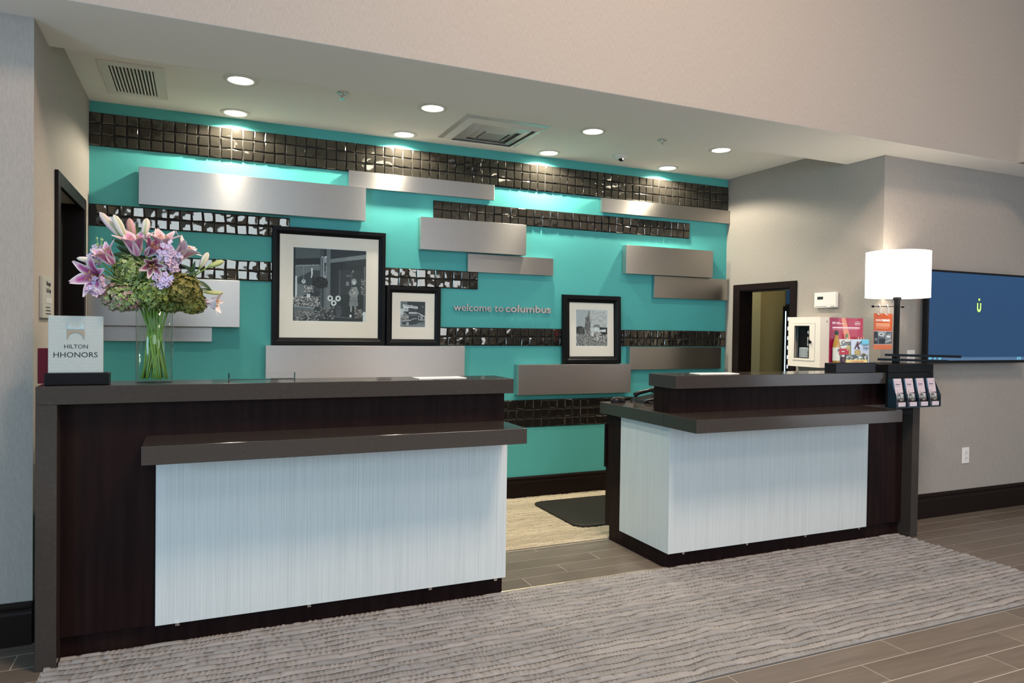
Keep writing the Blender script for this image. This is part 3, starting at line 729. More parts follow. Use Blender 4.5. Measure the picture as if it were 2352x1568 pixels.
obj('drop_lip', ring_frame(cx, cy, .268, CE-.012, .225, CE-.030, .003), m_trimw, dfu)
obj('cone_ring', ring_frame(cx, cy, .215, CE-.020, .150, CE-.034, .003), m_diff, dfu)
obj('cone_ring', ring_frame(cx, cy, .140, CE-.018, .095, CE-.034, .003), m_diff, dfu)
bx('centre_plate', cx-.08, cx+.08, cy-.08, cy+.08, CE-.034, CE-.028, m_diff, dfu, .006)
bx('dark_backing', cx-.262, cx+.262, cy-.262, cy+.262, CE-.003, CE, mat('duct_inside', (0.40, 0.39, 0.37), .5), dfu)
# sprinklers
for x, y, lb in ((.754, 4.17, 'small chrome fire sprinkler on the ceiling, left of the diffuser'), (2.987, 4.172, 'small chrome fire sprinkler on the ceiling, right of the diffuser')):
    s = thing('fire_sprinkler', lb, 'sprinkler', (x, y, CE), 'ceiling sprinklers')
    obj('escutcheon', MB().lathe((x, y, CE), [(.034, 0), (.032, -.006), (.016, -.009), (.012, -.009)], n=24), m_chrome, s, smooth=True)
    obj('sprinkler_body', MB().lathe((x, y, CE), [(.009, -.009), (.009, -.022), (.004, -.024), (.004, -.034)], n=12), m_chrome, s)
    obj('deflector', MB().lathe((x, y, CE), [(.016, -.036), (.016, -.038)], n=16), m_chrome, s)
    for a in (-1, 1): obj('yoke_arm', MB().tube([(x+a*.008, y, CE-.02), (x+a*.011, y, CE-.028), (x+a*.003, y, CE-.036)], .002, 6), m_chrome, s)
# dome camera
cm = thing('dome_camera', 'white security camera with black eye on the ceiling at right', 'camera', (2.967, 4.686, CE))
obj('mount_shell', MB().lathe((2.967, 4.686, CE), [(.055, 0), (.054, -.008), (.046, -.02), (.036, -.03), (.02, -.034)], n=28), m_white, cm, smooth=True)
obj('eyeball', MB().lathe((2.967, 4.672, CE-.024), [(.001, .025), (.015, .02), (.024, .007), (.024, -.007), (.015, -.02), (.001, -.025)], axis=(0, -.9, -.4), n=20), m_blackpl, cm, smooth=True)
obj('lens', MB().lathe((2.967, 4.672, CE-.024), [(.008, .024), (.008, .027), (.006, .027)], axis=(0, -.9, -.4), n=14), m_chrome, cm)

# ================================================================== LEFT COUNTER THINGS
CT = 1.07
# acrylic loyalty sign
sg = thing('desk_sign', 'frosted glass sign with bridge emblem on a black base, left end of the counter', 'sign', (-.425, 3.2, CT))
bx('sign_base', -.530, -.316, 3.150, 3.222, CT, CT+.047, m_black, sg, .004)
gp = bx('glass_plate', -.521, -.338, 3.170, 3.182, CT+.047, CT+.266, mat('frosted_green_glass', (0.40, 0.44, 0.42), .22, spec=.5), sg, .002)
yS = 3.170
HHX = -.430
def emb(pts, mtl, nm):
    obj(nm, MB().prism([(HHX+x, yS-.003, CT+.047+z) for x, z in pts], (0, .003, 0)), mtl, gp)
top = [(-.028, .196), (-.028, .168), (.028, .168), (.028, .196)]+[(.028*math.cos(t)*.98, .196-.022*math.sin(t)) for t in np.linspace(0, PI, 9)][1:-1]
m_bronze = mat('bronze_emblem', (0.42, 0.31, 0.22), .3, .9)
emb(top, mat('silver_emblem', (0.55, 0.62, 0.60), .25, .9), 'emblem_half')
bot = [(-.028, .164), (.028, .164), (.028, .128)]+[(.027*math.cos(t), .130+.026*math.sin(t)) for t in np.linspace(0, PI, 9)][1:-1]+[(-.028, .128)]
emb([(x, z) for x, z in reversed(bot)], m_bronze, 'emblem_half')
letters('HILTON', m_ink, gp, .0215, (HHX-.038, yS, CT+.047+.094), RX, RZ, .0006, .004, width=.078)
letters('HHONORS', m_ink, gp, .0285, (HHX-.073, yS, CT+.047+.060), RX, RZ, .0006, .003, width=.146)
m_tag = mat('pale_grey_ink', (0.45, 0.48, 0.47), .5)
rng = random.Random(2)
mb = MB()
for i in range(17):
    x = -.514; z = CT+.06+i*.0123
    if .055 < z-CT-.047 < .2 and False: continue
    while x < -.348:
        w = rng.uniform(.008, .03); w = min(w, -.345-x)
        inside = -.505 < x < -.355 and .052 < z-CT-.047 < .205 and abs(x+w/2-HHX) < (.08 if z-CT-.047 < .12 else .038)
        if not inside and w > .004: mb.box(x, x+w, yS-.0004, yS, z, z+.0022)
        x += w+rng.uniform(.004, .02)
obj('etched_words', mb, m_tag, gp)['kind'] = 'stuff'
tag(bx('red_card_box', -.572, -.512, 3.27, 3.315, CT, CT+.138, mat('dark_red_card', (0.13, 0.004, 0.012), .5, spec=.2), None, .002), 'dark red box standing behind the frosted glass sign', 'box')
# literature: clear tray and papers
tr = thing('clear_tray', 'low clear acrylic tray at the back of the left counter', 'tray', (.265, 3.31, CT))
bx('tray_floor', .125, .403, 3.30, 3.362, CT, CT+.003, m_acry, tr)
bx('tray_back', .125, .403, 3.359, 3.362, CT+.003, CT+.03, m_acry, tr)
for x in (.125, .400): bx('tray_end', x, x+.003, 3.30, 3.359, CT+.003, CT+.028, m_acry, tr)
for x in (.122, .402): bx('end_post', x, x+.0035, 3.352, 3.359, CT+.003, CT+.028, m_black, tr)
cv = Cv(60, 40, (.8, .79, .77)); cv.rect(.2, .2, .8, .3, .25); cv.rect(.15, .45, .85, .5, .5); cv.rect(.15, .6, .7, .65, .5)
for lb, x0, y0, w, dd, rot in (('white printed leaflet lying on the left counter near its right end', .94, 3.20, .24, .10, .06), ('white printed leaflet lying on the right counter', 2.58, 3.20, .27, .10, -.04)):
    lf = thing('leaflet', lb, 'paper', (x0+w/2, y0+dd/2, CT), 'leaflets on the counters')
    bx('page_stack', x0, x0+w, y0, y0+dd, CT, CT+.003, m_paper, lf)
    sheet('cover_print', cv.a, (x0+.002, y0+.002, CT+.003), RX, (0, 1, 0), w-.004, dd-.004, lf, thick=.0003)
    lf.rotation_euler = (0, 0, rot)

# wall plaque by the left door
pq = thing('wall_plaque', 'grey duty manager name plaque on the left wall beside the door', 'sign', (XL, 3.64, 1.33))
bx('plate', XL, XL+.012, 3.532, 3.748, 1.328, 1.508, mat('grey_plaque', (0.36, 0.36, 0.33), .45), pq, .002)
bx('insert', XL+.012, XL+.0135, 3.60, 3.73, 1.394, 1.418, mat('plaque_insert', (0.45, 0.47, 0.46), .4), pq)
for i, s_ in enumerate(('Manager', 'On Duty')):
    obj('plaque_text', text_mb(s_, .028, (XL+.012, 3.665, 1.470-i*.03), RYp, RZ, .0008, .01, center=True), m_ink, pq)
for i in range(3): bx('small_print', XL+.012, XL+.0126, 3.605, 3.715-i*.01, 1.345+i*.014, 1.350+i*.014, m_ink, pq)

# ================================================================== BOUQUET
VX, VY = -.163, 3.243
K = .001608                                   # metres per picture unit used when sketching the bouquet
def B(u, v, d=0): return Vector((VX+(u-355.0)*K, VY-d, CT+(878.0-v)*K*1.10))
vase = thing('glass_vase', 'tall clear glass cylinder vase with water on the left counter', 'vase', (VX, VY, CT))
R0 = .0690
obj('glass_wall', MB().lathe((VX, VY, CT), [(.001, 0.0), (R0-.002, 0.0), (R0, .002), (R0, .300), (R0-.0015, .3012), (R0-.003, .300), (R0-.003, .012), (.001, .011)], n=48, cap=False), m_glass, vase, smooth=True)
obj('water', MB().lathe((VX, VY, CT), [(.001, .0125), (R0-.0035, .0125), (R0-.0035, .232), (.001, .232)], n=40, cap=False), m_water, vase, smooth=False)

def stem_mb(tip, k, r=.0027):
    a = k*2.399; br = .050
    base = Vector((VX+br*math.cos(a), VY+br*math.sin(a)*.9, CT+.016))
    neck = Vector((VX-.030*math.cos(a)+.2*(tip.x-VX), VY-.030*math.sin(a)+.1*(tip.y-VY), CT+.30))
    n2 = Vector((neck.x-VX, neck.y-VY))
    if n2.length > .052: n2 *= .052/n2.length; neck.x, neck.y = VX+n2.x, VY+n2.y
    pts = []
    for i in range(7): t = i/6; pts.append(base.lerp(neck, t))
    for i in range(1, 7):
        t = i/6; c_ = neck+(neck-base).normalized()*.08
        pts.append((1-t)**2*neck+2*(1-t)*t*c_+t*t*tip)
    return pts, r
def stemmed(name, label, cat, tip, k, grp):
    t = thing(name, label, cat, (VX, VY, CT+.016), grp)
    pts, r = stem_mb(tip, k)
    obj('stem', MB().tube(pts, r, 7), m_stem, t, smooth=True)
    return t, pts
def leaf_mb(base, d, nrm, L, W, curl=.25):
    base, d = Vector(base), Vector(d).normalized(); s = d.cross(Vector(nrm)).normalized(); n = s.cross(d).normalized()
    vs = []; fs = []; NT = 7
    for i in range(NT):
        t = i/(NT-1); w = W*math.sin(PI*min(t*.92+.06, 1))**.8*(1-.25*t)
        c_ = base+d*(L*t)-n*(curl*L*t*t)
        vs += [c_-s*w+n*w*.35, c_, c_+s*w+n*w*.35]
    for i in range(NT-1):
        for j in range(2): fs.append((i*3+j, i*3+j+1, (i+1)*3+j+1, (i+1)*3+j))
    return vs, fs
MAG, PNK, PAL, WHT = np.array((0.46, 0.045, 0.26)), np.array((0.68, 0.27, 0.45)), np.array((0.72, 0.46, 0.48)), np.array((0.85, 0.76, 0.76))
def petal(mb, C, c0, ax, e, L, W, flare, cin, cmid, cout, NT=9, twist=0):
    """petal leaving c0 along axis ax and opening towards e"""
    ax, e = Vector(ax).normalized(), Vector(e).normalized(); s = ax.cross(e).normalized()
    k = len(mb.v); NS = 5
    for i in range(NT):
        t = i/(NT-1)
        r = L*(.06+flare*t**1.7); h = L*(1.0*t-.55*flare*max(0, t-.55)**1.5*2.0)
        w = W*(math.sin(PI*min(.97, .1+.87*t**.85)))**.75
        for j in range(NS):
            q = (j-(NS-1)/2)/((NS-1)/2)
            p = c0+ax*(h-.10*W*abs(q)*math.sin(9*t))+e*(r+.22*W*(-q*q)*(1-t)+.12*W*q*q)+s*(q*w)+ax*(W*.25*q*q*t)
            mb.v.append(tuple(p))
            cc = cin*(1-t)+cmid*t if t < .8 else cmid*.5+cout*.5
            C.append(cc*(1-abs(q)**2.2)+cout*abs(q)**2.2)
    for i in range(NT-1):
        for j in range(NS-1): mb.f.append((k+i*NS+j, k+i*NS+j+1, k+(i+1)*NS+j+1, k+(i+1)*NS+j))
def lily(label, u, v, d, ax, L, flare, tone, k, rot=0):
    L *= 1.28; c0 = B(u, v, d); ax = Vector(ax).normalized()
    t, pts = stemmed('lily', label, 'flower', c0, k, 'open lilies in the bouquet')
    U, Wv = basis(ax)
    for i in range(6):
        a = rot+i*PI/3; e = U*math.cos(a)+Wv*math.sin(a)
        mb = MB(); C = []
        petal(mb, C, c0, ax, e, L, L*(.24 if i % 2 else .19), flare, *tone)
        mb.c = np.clip(np.array(C), 0, 1)
        obj('petal', mb, m_petal, t, smooth=True)
    mb = MB()
    for i in range(5):
        a = i*1.257; e = U*math.cos(a)+Wv*math.sin(a)
        q = c0+ax*L*.7+e*L*.16
        mb.tube([c0+ax*L*.1, c0+ax*L*.45+e*L*.06, q], .0011, 5); mb.tube([q-e*.005, q+e*.005], .002, 5)
    obj('stamens', mb, mat('stamen_rust', (0.45, 0.28, 0.10), .6), t)
    return t
TM = (MAG*.5, MAG, WHT); TP = (MAG, PNK, WHT); TL = (PNK*.9, PAL, WHT*.95); TD = (np.array((.16, .01, .05)), np.array((.22, .02, .09)), WHT)
LAV = 'lily'
lily('magenta and white lily hanging lowest at the left of the bouquet', 246, 640, .095, (-.55, -.75, -.05), .078, .75, TM, 1, .3)
lily('pink lily at the left of the bouquet, above the lowest magenta one', 268, 612, .075, (-.55, -.35, .75), .072, .55, TP, 2, .1)
lily('deep pink lily at the top centre of the bouquet below the buds', 318, 590, .06, (-.15, -.35, .9), .085, .62, TP, 3, .5)
lily('bright magenta lily right of the top centre one', 336, 588, .055, (.55, -.45, .6), .066, .6, TM, 4, .8)
lily('small lily with dark crimson throat facing forward in the middle', 352, 605, .120, (.10, -.80, -.45), .055, .62, TD, 5, .2)
lily('pale pink lily at the upper right of the bouquet', 372, 580, .02, (.05, -.35, .9), .080, .60, TL, 6, .4)
lily('pale pink trumpet lily turned away to the right', 400, 592, .01, (.65, -.10, .7), .085, .62, TL, 7, .9)
lily('cream lily drooping at the far right of the bouquet', 470, 688, .03, (.9, -.25, -.12), .060, .60, (PAL, WHT*.95, WHT), 8, .2)
def bud(label, u, v, d, ax, L, W, cg, cw, k, leaves=0):
    L *= 1.1; c0 = B(u, v-(10 if v < 580 else 0), d); ax = Vector(ax).normalized()
    t, pts = stemmed('lily_bud', label, 'flower bud', c0, k, 'closed lily buds in the bouquet')
    prof = [(.15, 0), (.42, .08), (.78, .28), (1, .52), (.95, .72), (.68, .9), (.12, 1)]
    n = 12; mb = MB(); mb.lathe(c0, [(r*W, h*L) for r, h in prof], ax, n); C = []
    for r, h in prof:
        for i in range(n):
            rib = (i % 4) == 0
            g_ = np.array(cg)*(1-h*.4)+np.array(cw)*h*.4
            C.append(g_ if rib or h < .15 else np.array(cw))
    mb.c = np.array(C); obj('bud_head', mb, m_petal, t, smooth=True)
    for j in range(leaves):
        q = pts[-2-j]; mb = MB().add(*leaf_mb(q, (math.cos(k+j*2.1)*.8, -.3, .5), (0, -1, .2), .065, .010)); obj('leaf', mb, m_leaf, t, smooth=True)
GR, CR, PKB = (0.30, 0.40, 0.10), (0.78, 0.70, 0.62), (0.78, 0.60, 0.62)
bud('large pale pink lily bud at the very top left of the bouquet', 283, 562, .02, (-.62, -.15, .78), .115, .0155, GR, PKB, 9, 1)
bud('large cream lily bud beside the topmost pink bud', 293, 566, .035, (-.40, -.2, .88), .098, .0165, GR, CR, 10, 1)
bud('half open pink bud at the top, between the cream buds', 306, 565, .0, (-.16, 0, 1), .085, .016, (0.32, 0.3, 0.12), (0.66, 0.36, 0.42), 11)
bud('upright cream bud at the top right of the centre', 332, 556, .05, (.14, -.1, 1), .068, .0155, GR, CR, 12, 1)
bud('long white bud pointing left at the left edge of the bouquet', 240, 608, .06, (-1, -.2, .12), .075, .011, (0.36, 0.46, 0.14), WHT*.95, 13)
bud('green-white bud standing up at the far right', 458, 612, .0, (.42, -.1, .9), .072, .0135, GR, CR, 14, 1)
bud('greenish bud tilted right, beside the standing far right bud', 478, 606, .01, (.85, -.1, .38), .062, .012, (0.26, 0.36, 0.08), (0.50, 0.52, 0.20), 15, 1)
bud('slim yellow-green bud pointing right below the far right buds', 468, 666, .02, (1, -.1, -.04), .070, .009, (0.26, 0.36, 0.08), (0.50, 0.50, 0.22), 16, 1)
# hydrangea heads: many small four-petal florets
def hydrangea(label, u, v, d, rx, rz, n, cols, k):
    rx *= 1.16; rz *= 1.16; n = int(n*1.2); c0 = B(u, v, d); rng = random.Random(k)
    t, pts = stemmed('hydrangea', label, 'flower', c0, k, 'green hydrangea heads in the bouquet')
    core = MB().lathe(c0, [(.02*rx, -rz*.72), (.6*rx, -rz*.5), (.75*rx, 0), (.55*rx, rz*.5), (.02*rx, rz*.72)], n=14)
    obj('head_core', core, m_leaf, t, smooth=True)
    mb = MB(); C = []
    for i in range(n):
        z = 1-2*(i+.5)/n; r = math.sqrt(1-z*z); a = i*2.39996
        nn = Vector((r*math.cos(a), r*math.sin(a), z))
        p = c0+Vector((nn.x*rx, nn.y*rx*.85, nn.z*rz))*rng.uniform(.82, 1.12)
        nn = (nn+Vector((rng.uniform(-.5, .5), rng.uniform(-.5, .5), rng.uniform(-.2, .6)))).normalized()
        U, W = basis(nn); ro = rng.uniform(0, 2); s = rng.uniform(.007, .0115)
        cc = np.array(cols[rng.randrange(len(cols))])*rng.uniform(.75, 1.25)
        for q in range(4):
            b = ro+q*PI/2; e = U*math.cos(b)+W*math.sin(b); f = nn.cross(e)
            kk = len(mb.v)
            for pt in (p, p+e*s*.6-f*s*.5+nn*s*.25, p+e*s*1.15+nn*s*.1, p+e*s*.6+f*s*.5+nn*s*.25): mb.v.append(tuple(pt)); C.append(cc)
            mb.f.append((kk, kk+1, kk+2, kk+3))
    mb.c = np.clip(np.array(C), 0, 1)
    o = obj('florets', mb, m_petal, t); o['kind'] = 'stuff'
LG, OG, DG, DP = (0.24, 0.33, 0.12), (0.17, 0.16, 0.035), (0.13, 0.20, 0.05), (0.36, 0.23, 0.21)
hydrangea('light green hydrangea head high on the left of the bouquet', 302, 622, .055, .050, .048, 260, [LG, DG, (0.33, 0.42, 0.2)], 21)
hydrangea('pale green and dusty pink hydrangea head at the lower left', 290, 684, .065, .066, .046, 300, [(0.36, 0.42, 0.24), LG, DP], 22)
hydrangea('green hydrangea head low in the middle above the vase', 345, 670, .085, .062, .050, 320, [DG, LG, (0.20, 0.26, 0.06)], 23)
hydrangea('olive brown hydrangea head at the right of the bouquet', 418, 662, .055, .060, .050, 300, [OG, (0.24, 0.21, 0.06), (0.12, 0.12, 0.03)], 24)
hydrangea('olive green hydrangea head at the lower right, hanging beside the vase', 440, 692, .025, .048, .036, 220, [OG, (0.15, 0.17, 0.04)], 25)
hydrangea('dull green hydrangea head hidden low behind the middle one', 385, 690, .02, .055, .036, 220, [(0.14, 0.16, 0.04), DG], 26)
# lavender stock spikes
def stock(label, pts2, d, k, tips=False):
    c0 = B(*pts2[0], d); rng = random.Random(k)
    t, pts = stemmed('stock_flower', label, 'flower', c0, k, 'lavender stock flowers in the bouquet')
    mb = MB(); C = []
    a, b = B(*pts2[0], d), B(*pts2[1], d)
    for i in range(40):
        f = rng.random(); c_ = a.lerp(b, f)+Vector((rng.uniform(-1, 1), rng.uniform(-1.2, .4), rng.uniform(-1, 1)))*.024
        nn = Vector((rng.uniform(-.7, .7), -1, rng.uniform(-.3, .8))).normalized(); U, W = basis(nn)
        base = np.array(((0.62, 0.50, 0.72), (0.70, 0.52, 0.68), (0.58, 0.54, 0.80), (0.74, 0.62, 0.74))[rng.randrange(4)])*rng.uniform(.85, 1.1)
        for q in range(5):
            an = q*1.2566+rng.uniform(-.2, .2); e = U*math.cos(an)+W*math.sin(an); f2 = nn.cross(e); s = rng.uniform(.008, .0115); kk = len(mb.v)
            for pt, sh in ((c_, .7), (c_+e*s*.7-f2*s*.55+nn*s*.35, 1), (c_+e*s*1.25+nn*s*.05, 1.1), (c_+e*s*.7+f2*s*.55+nn*s*.35, 1)): mb.v.append(tuple(pt)); C.append(np.clip(base*sh, 0, 1))
            mb.f.append((kk, kk+1, kk+2, kk+3))
    mb.c = np.array(C); obj('blossoms', mb, m_petal, t)
    if tips:
        mb = MB()
        for i in range(9):
            q = b+Vector((rng.uniform(-.012, .012), rng.uniform(-.01, .01), rng.uniform(0, .045)))
            mb.tube([b, q], .0013, 5); mb.lathe(q, [(.001, -.004), (.004, 0), (.003, .005), (.0008, .008)], n=7)
        obj('bud_tips', mb, mat('pale_green_bud', (0.30, 0.42, 0.20), .5), t)
stock('large lavender stock spike in the upper middle right of the bouquet', ((370, 606), (392, 566)), .085, 31)
stock('small lavender stock cluster in front of the middle hydrangea', ((366, 652), (388, 642)), .125, 32)
stock('bluish white stock cluster at the lowest left below the magenta lily', ((226, 674), (240, 652)), .120, 33)
stock('lavender stock spike with green tips at the left edge', ((222, 608), (236, 582)), .04, 34, True)
stock('pinkish lavender stock in the right middle of the bouquet', ((392, 612), (404, 590)), .06, 35)
# free greenery
for i, (u, v, d, dr, L, W) in enumerate(((300, 570, .0, (-.5, -.2, .3), .07, .013), (322, 560, -.02, (-.2, 0, .9), .085, .013), (352, 572, 0, (.35, 0, .8), .08, .014), (300, 592, .06, (-.8, -.4, .1), .06, .014), (262, 648, .07, (.5, -.4, -.3), .06, .014), (452, 640, .02, (.8, -.1, -.4), .065, .010), (455, 660, .02, (1, 0, .05), .06, .007), (334, 618, .1, (-.2, -.5, -.6), .05, .012), (420, 640, .03, (.6, -.2, .5), .07, .011))):
    WD = ('dark green leaf left of the top buds', 'dark leaf standing up behind the top buds', 'dark leaf behind the pale pink lily', 'dark leaf over the light green hydrangea', 'dark leaf under the lowest magenta lily',
          'dark leaf curving down at the right of the bouquet', 'slim dark leaf pointing right of the bouquet', 'small dark leaf in the middle of the bouquet', 'dark leaf rising at the right over the olive hydrangea')
    t, _ = stemmed('lily_leaf', WD[i], 'leaf', B(u, v, d), 40+i, 'loose leaves in the bouquet')
    obj('leaf_blade', MB().add(*leaf_mb(B(u, v, d), dr, (0, -1, .4), L, W, .3)), m_leaf, t, smooth=True)

# ================================================================== RIGHT COUNTER THINGS
# lamp and its black base unit
lp = thing('table_lamp', 'table lamp with glowing white drum shade and square black pole on the right counter', 'lamp', (4.16, 3.24, CT))
bx('base_block', 3.952, 4.372, 3.100, 3.365, CT, CT+.052, m_black, lp, .003)
PX, PY = 4.212, 3.250
bx('pole', PX-.013, PX+.013, PY-.013, PY+.013, CT+.052, 1.536, m_black, lp, .0015)
bx('pole_collar', PX-.018, PX+.018, PY-.018, PY+.018, 1.536, 1.556, m_black, lp, .0015)
bx('pole_sleeve', PX-.017, PX+.017, PY-.017, PY+.017, CT+.052, CT+.112, m_black, lp, .0015)
m_shade = mat('lamp_shade_fabric', (0.9, 0.88, 0.84), .8, emit=((1.0, 0.97, 0.92), 1.3))
SR, SZ0, SZ1 = .192, 1.553, 1.850
obj('lamp_shade', MB().lathe((PX, PY, 0), [(SR, SZ0), (SR, SZ1), (SR-.0025, SZ1), (SR-.0025, SZ0), (SR, SZ0)], n=64, cap=False), m_shade, lp, smooth=False)
for z in (SZ0-.001, SZ1-.006): obj('shade_rim', MB().lathe((PX, PY, z), [(SR+.0008, 0), (SR+.0008, .007), (SR-.003, .007), (SR-.003, 0), (SR+.0008, 0)], n=64, cap=False), mat('shade_trim', (0.85, 0.82, 0.78), .8, emit=((1.0, 0.95, 0.9), .9)), lp)
for a in (0, 2.094, 4.189): obj('shade_spoke', MB().tube([(PX, PY, SZ1-.05), (PX+(SR-.003)*math.cos(a), PY+(SR-.003)*math.sin(a), SZ1-.03)], .002, 6), m_chrome, lp)
obj('bulb', MB().lathe((PX, PY, 1.60), [(.012, 0), (.014, .03), (.03, .075), (.03, .1), (.018, .122), (.002, .128)], n=20), mat('bulb_glow', (1, 1, 1), .5, emit=((1.0, 0.93, 0.82), 5.0)), lp, smooth=True)
l = bpy.data.lights.new('lamp_bulb', 'POINT'); l.energy = 5.5; l.color = (1.0, 0.84, 0.62); l.shadow_soft_size = .035
o = bpy.data.objects.new('lamp_bulb', l); COL.objects.link(o); o.parent = lp; o.location = Vector((PX, PY, 1.725))-Vector(lp.location)
# flyer rod with turned ends
rod = obj('flyer_rod', MB().tube([(3.985, PY-.004, 1.490), (4.262, PY-.004, 1.494)], .003, 8), m_black, lp)
for x in (3.985, 4.262): obj('rod_finial', MB().lathe((x, PY-.004, 1.490 if x < 4 else 1.494), [(.002, -.014), (.008, -.006), (.008, .004), (.003, .012)], axis=(1, 0, 0), n=12), m_black, rod, smooth=True)
# two flat arms clamped to the pole
def arm(a, b, z, w=.016, h=.015):
    a, b = Vector((*a, z)), Vector((*b, z)); d = (b-a).normalized(); s = Vector((-d.y, d.x, 0))*w
    obj('arm_bar', MB().prism([a-s, b-s, b+s, a+s], (0, 0, h)), m_black, lp)
arm((4.130, 3.268), (4.395, 2.935), 1.168)
arm((4.085, 3.285), (4.330, 2.975), 1.138)
# flyer on rings
fl = thing('hanging_flyer', 'orange new news flyer hanging from two white rings beside the lamp pole', 'flyer', (4.075, PY-.006, 1.21))
cv = Cv(72, 100, s2l((190, 84, 30)))
for i, y in enumerate((.285, .325, .36, .4)): cv.rect(.13, y, .86 if i < 3 else .8, y+.012, s2l((240, 190, 150)))
cv.rect(.03, .49, .99, .86, G(200)); cv.rect(.03, .5, .99, .85, G(90)); cv.rect(.03, .5, .22, .85, G(30)); cv.poly([(.22, .5), (.7, .5), (.55, .66), (.25, .62)], G(150)); cv.ell(.42, .58, .13, .05, G(205)); cv.ell(.42, .58, .07, .025, G(70)); cv.rect(.3, .7, .62, .85, G(25)); cv.poly([(.6, .6), (.95, .53), (.95, .72), (.66, .76)], G(130)); cv.ell(.8, .64, .1, .035, G(215)); cv.line(.64, .8, .93, .74, .02, G(170)); cv.ell(.14, .72, .07, .04, G(120)); cv.rect(0, .865, 1, 1, s2l((205, 108, 60)))
sheet('flyer_card', cv.a, (3.990, PY-.006, 1.212), RX, RZ, .172, .233, fl, m_printg, .0012)
yF = PY-.0073
obj('flyer_text', text_mb('new', .030, (4.008, yF, 1.394), RX, RZ, .0003, .002, width=.050), m_inkw, fl)
obj('flyer_text', text_mb('news', .030, (4.063, yF, 1.394), RX, RZ, .0003, .03, width=.075), m_inkw, fl)
for i, x in enumerate((4.036, 4.108)):
    rg = thing('white_ring_hook', 'white plastic hook ring holding the orange flyer, %s of the pair' % ('left' if i == 0 else 'right'), 'hook', (x, PY-.006, 1.44), 'white rings of the flyer')
    P = [(x-.020, PY-.012, 1.446), (x-.016, PY-.018, 1.437), (x-.006, PY-.020, 1.436), (x+.002, PY-.019, 1.452), (x+.003, PY-.018, 1.478), (x-.002, PY-.014, 1.496), (x+.004, PY-.004, 1.502), (x+.011, PY+.006, 1.494), (x+.010, PY+.008, 1.482)]
    obj('hook_wire', MB().tube(P, .0028, 8), m_white, rg, smooth=True)
# snack display: tray, clear box, goods
ty = thing('display_tray', 'glossy black tray under the clear snack box', 'tray', (3.73, 3.19, CT))
bx('tray_block', 3.560, 3.905, 3.150, 3.238, CT, CT+.058, m_blackpl, ty, .002)
bx('tray_lip', 3.560, 3.905, 3.150, 3.153, CT+.058, CT+.062, m_blackpl, ty)
TZ = CT+.0585
ab = thing('clear_display_box', 'clear acrylic display box full of snacks on the black tray', 'display box', (3.73, 3.19, TZ))
ax0, ax1, ay0, ay1, az1 = 3.574, 3.888, 3.155, 3.228, TZ+.285
for q in ((ax0, ax1, ay0, ay0+.002), (ax0, ax1, ay1-.002, ay1), (ax0, ax0+.002, ay0+.002, ay1-.002), (ax1-.002, ax1, ay0+.002, ay1-.002)):
    bx('acrylic_wall', q[0], q[1], q[2], q[3], TZ, az1, m_acry, ab)
bx('acrylic_lid', ax0, ax1, ay0, ay1, az1, az1+.002, m_acry, ab)
# red card at the back
cv = Cv(100, 110, s2l((186, 22, 60)))
cv.rect(0, 0, .27, 1, s2l((165, 25, 70))); cv.poly([(.34, 0), (.46, 0), (.68, .62), (.48, .62)], s2l((240, 150, 115)))
cv.rect(.09, .205, .9, .235, s2l((250, 225, 230))); cv.rect(.09, .255, .88, .265, s2l((230, 150, 170)))
cv.poly([(.09, .09), (.13, .115), (.17, .09), (.17, .15), (.13, .125), (.09, .15)], (.9, .9, .9)); cv.rect(.2, .1, .3, .115, s2l((240, 200, 210))); cv.rect(.2, .13, .46, .147, s2l((240, 200, 210)))
cv.ring(.83, .125, .085, .042, .14, (.9, .9, .9)); cv.rect(.78, .115, .88, .135, (.85, .8, .82))
cd = thing('promo_card', 'crimson promotional card standing at the back inside the clear box', 'card', (3.72, 3.22, TZ))
sheet('card_print', cv.a, (3.578, 3.2225, TZ+.001), RX, RZ, .290, .280, cd, m_printg, .001)
# bottles
def bottle(label, x, y, h, r, liquid, lab, capc, neck=.35):
    b = thing('juice_bottle', label, 'bottle', (x, y, TZ), 'bottles in the clear box')
    hb = h*(1-neck)
    obj('bottle_body', MB().lathe((x, y, TZ), [(r*.9, 0), (r, .006), (r, hb*.82), (r*.92, hb*.92), (r*.55, h*.78), (r*.42, h*.86), (r*.42, h*.90)], n=24), liquid, b, smooth=True)
    obj('label_band', MB().lathe((x, y, TZ), [(r*1.02, hb*.12), (r*1.02, hb*.75)], n=24, cap=False), lab, b, smooth=True)
    obj('cap', MB().lathe((x, y, TZ), [(r*.5, h*.89), (r*.5, h), (r*.45, h*1.01)], n=18), capc, b)
    return b
b1 = bottle('amber juice bottle with dark green cap at the left in the clear box', 3.602, 3.188, .196, .0215, mat('amber_juice', (0.50, 0.26, 0.05), .12, coat=.5), mat('white_label', (0.72, 0.70, 0.62), .5), mat('dark_green_cap', (0.01, 0.05, 0.03), .4))
obj('label_text', text_mb('ru', .030, (3.589, 3.1645, TZ+.072), RX, RZ, .0006, .03), m_ink, b1)
bottle('bottle with pale green cap behind the white snack bag', 3.712, 3.2065, .180, .0130, mat('pale_juice', (0.55, 0.50, 0.40), .2), MATS['white_label'], mat('light_green_cap', (0.16, 0.28, 0.09), .4))
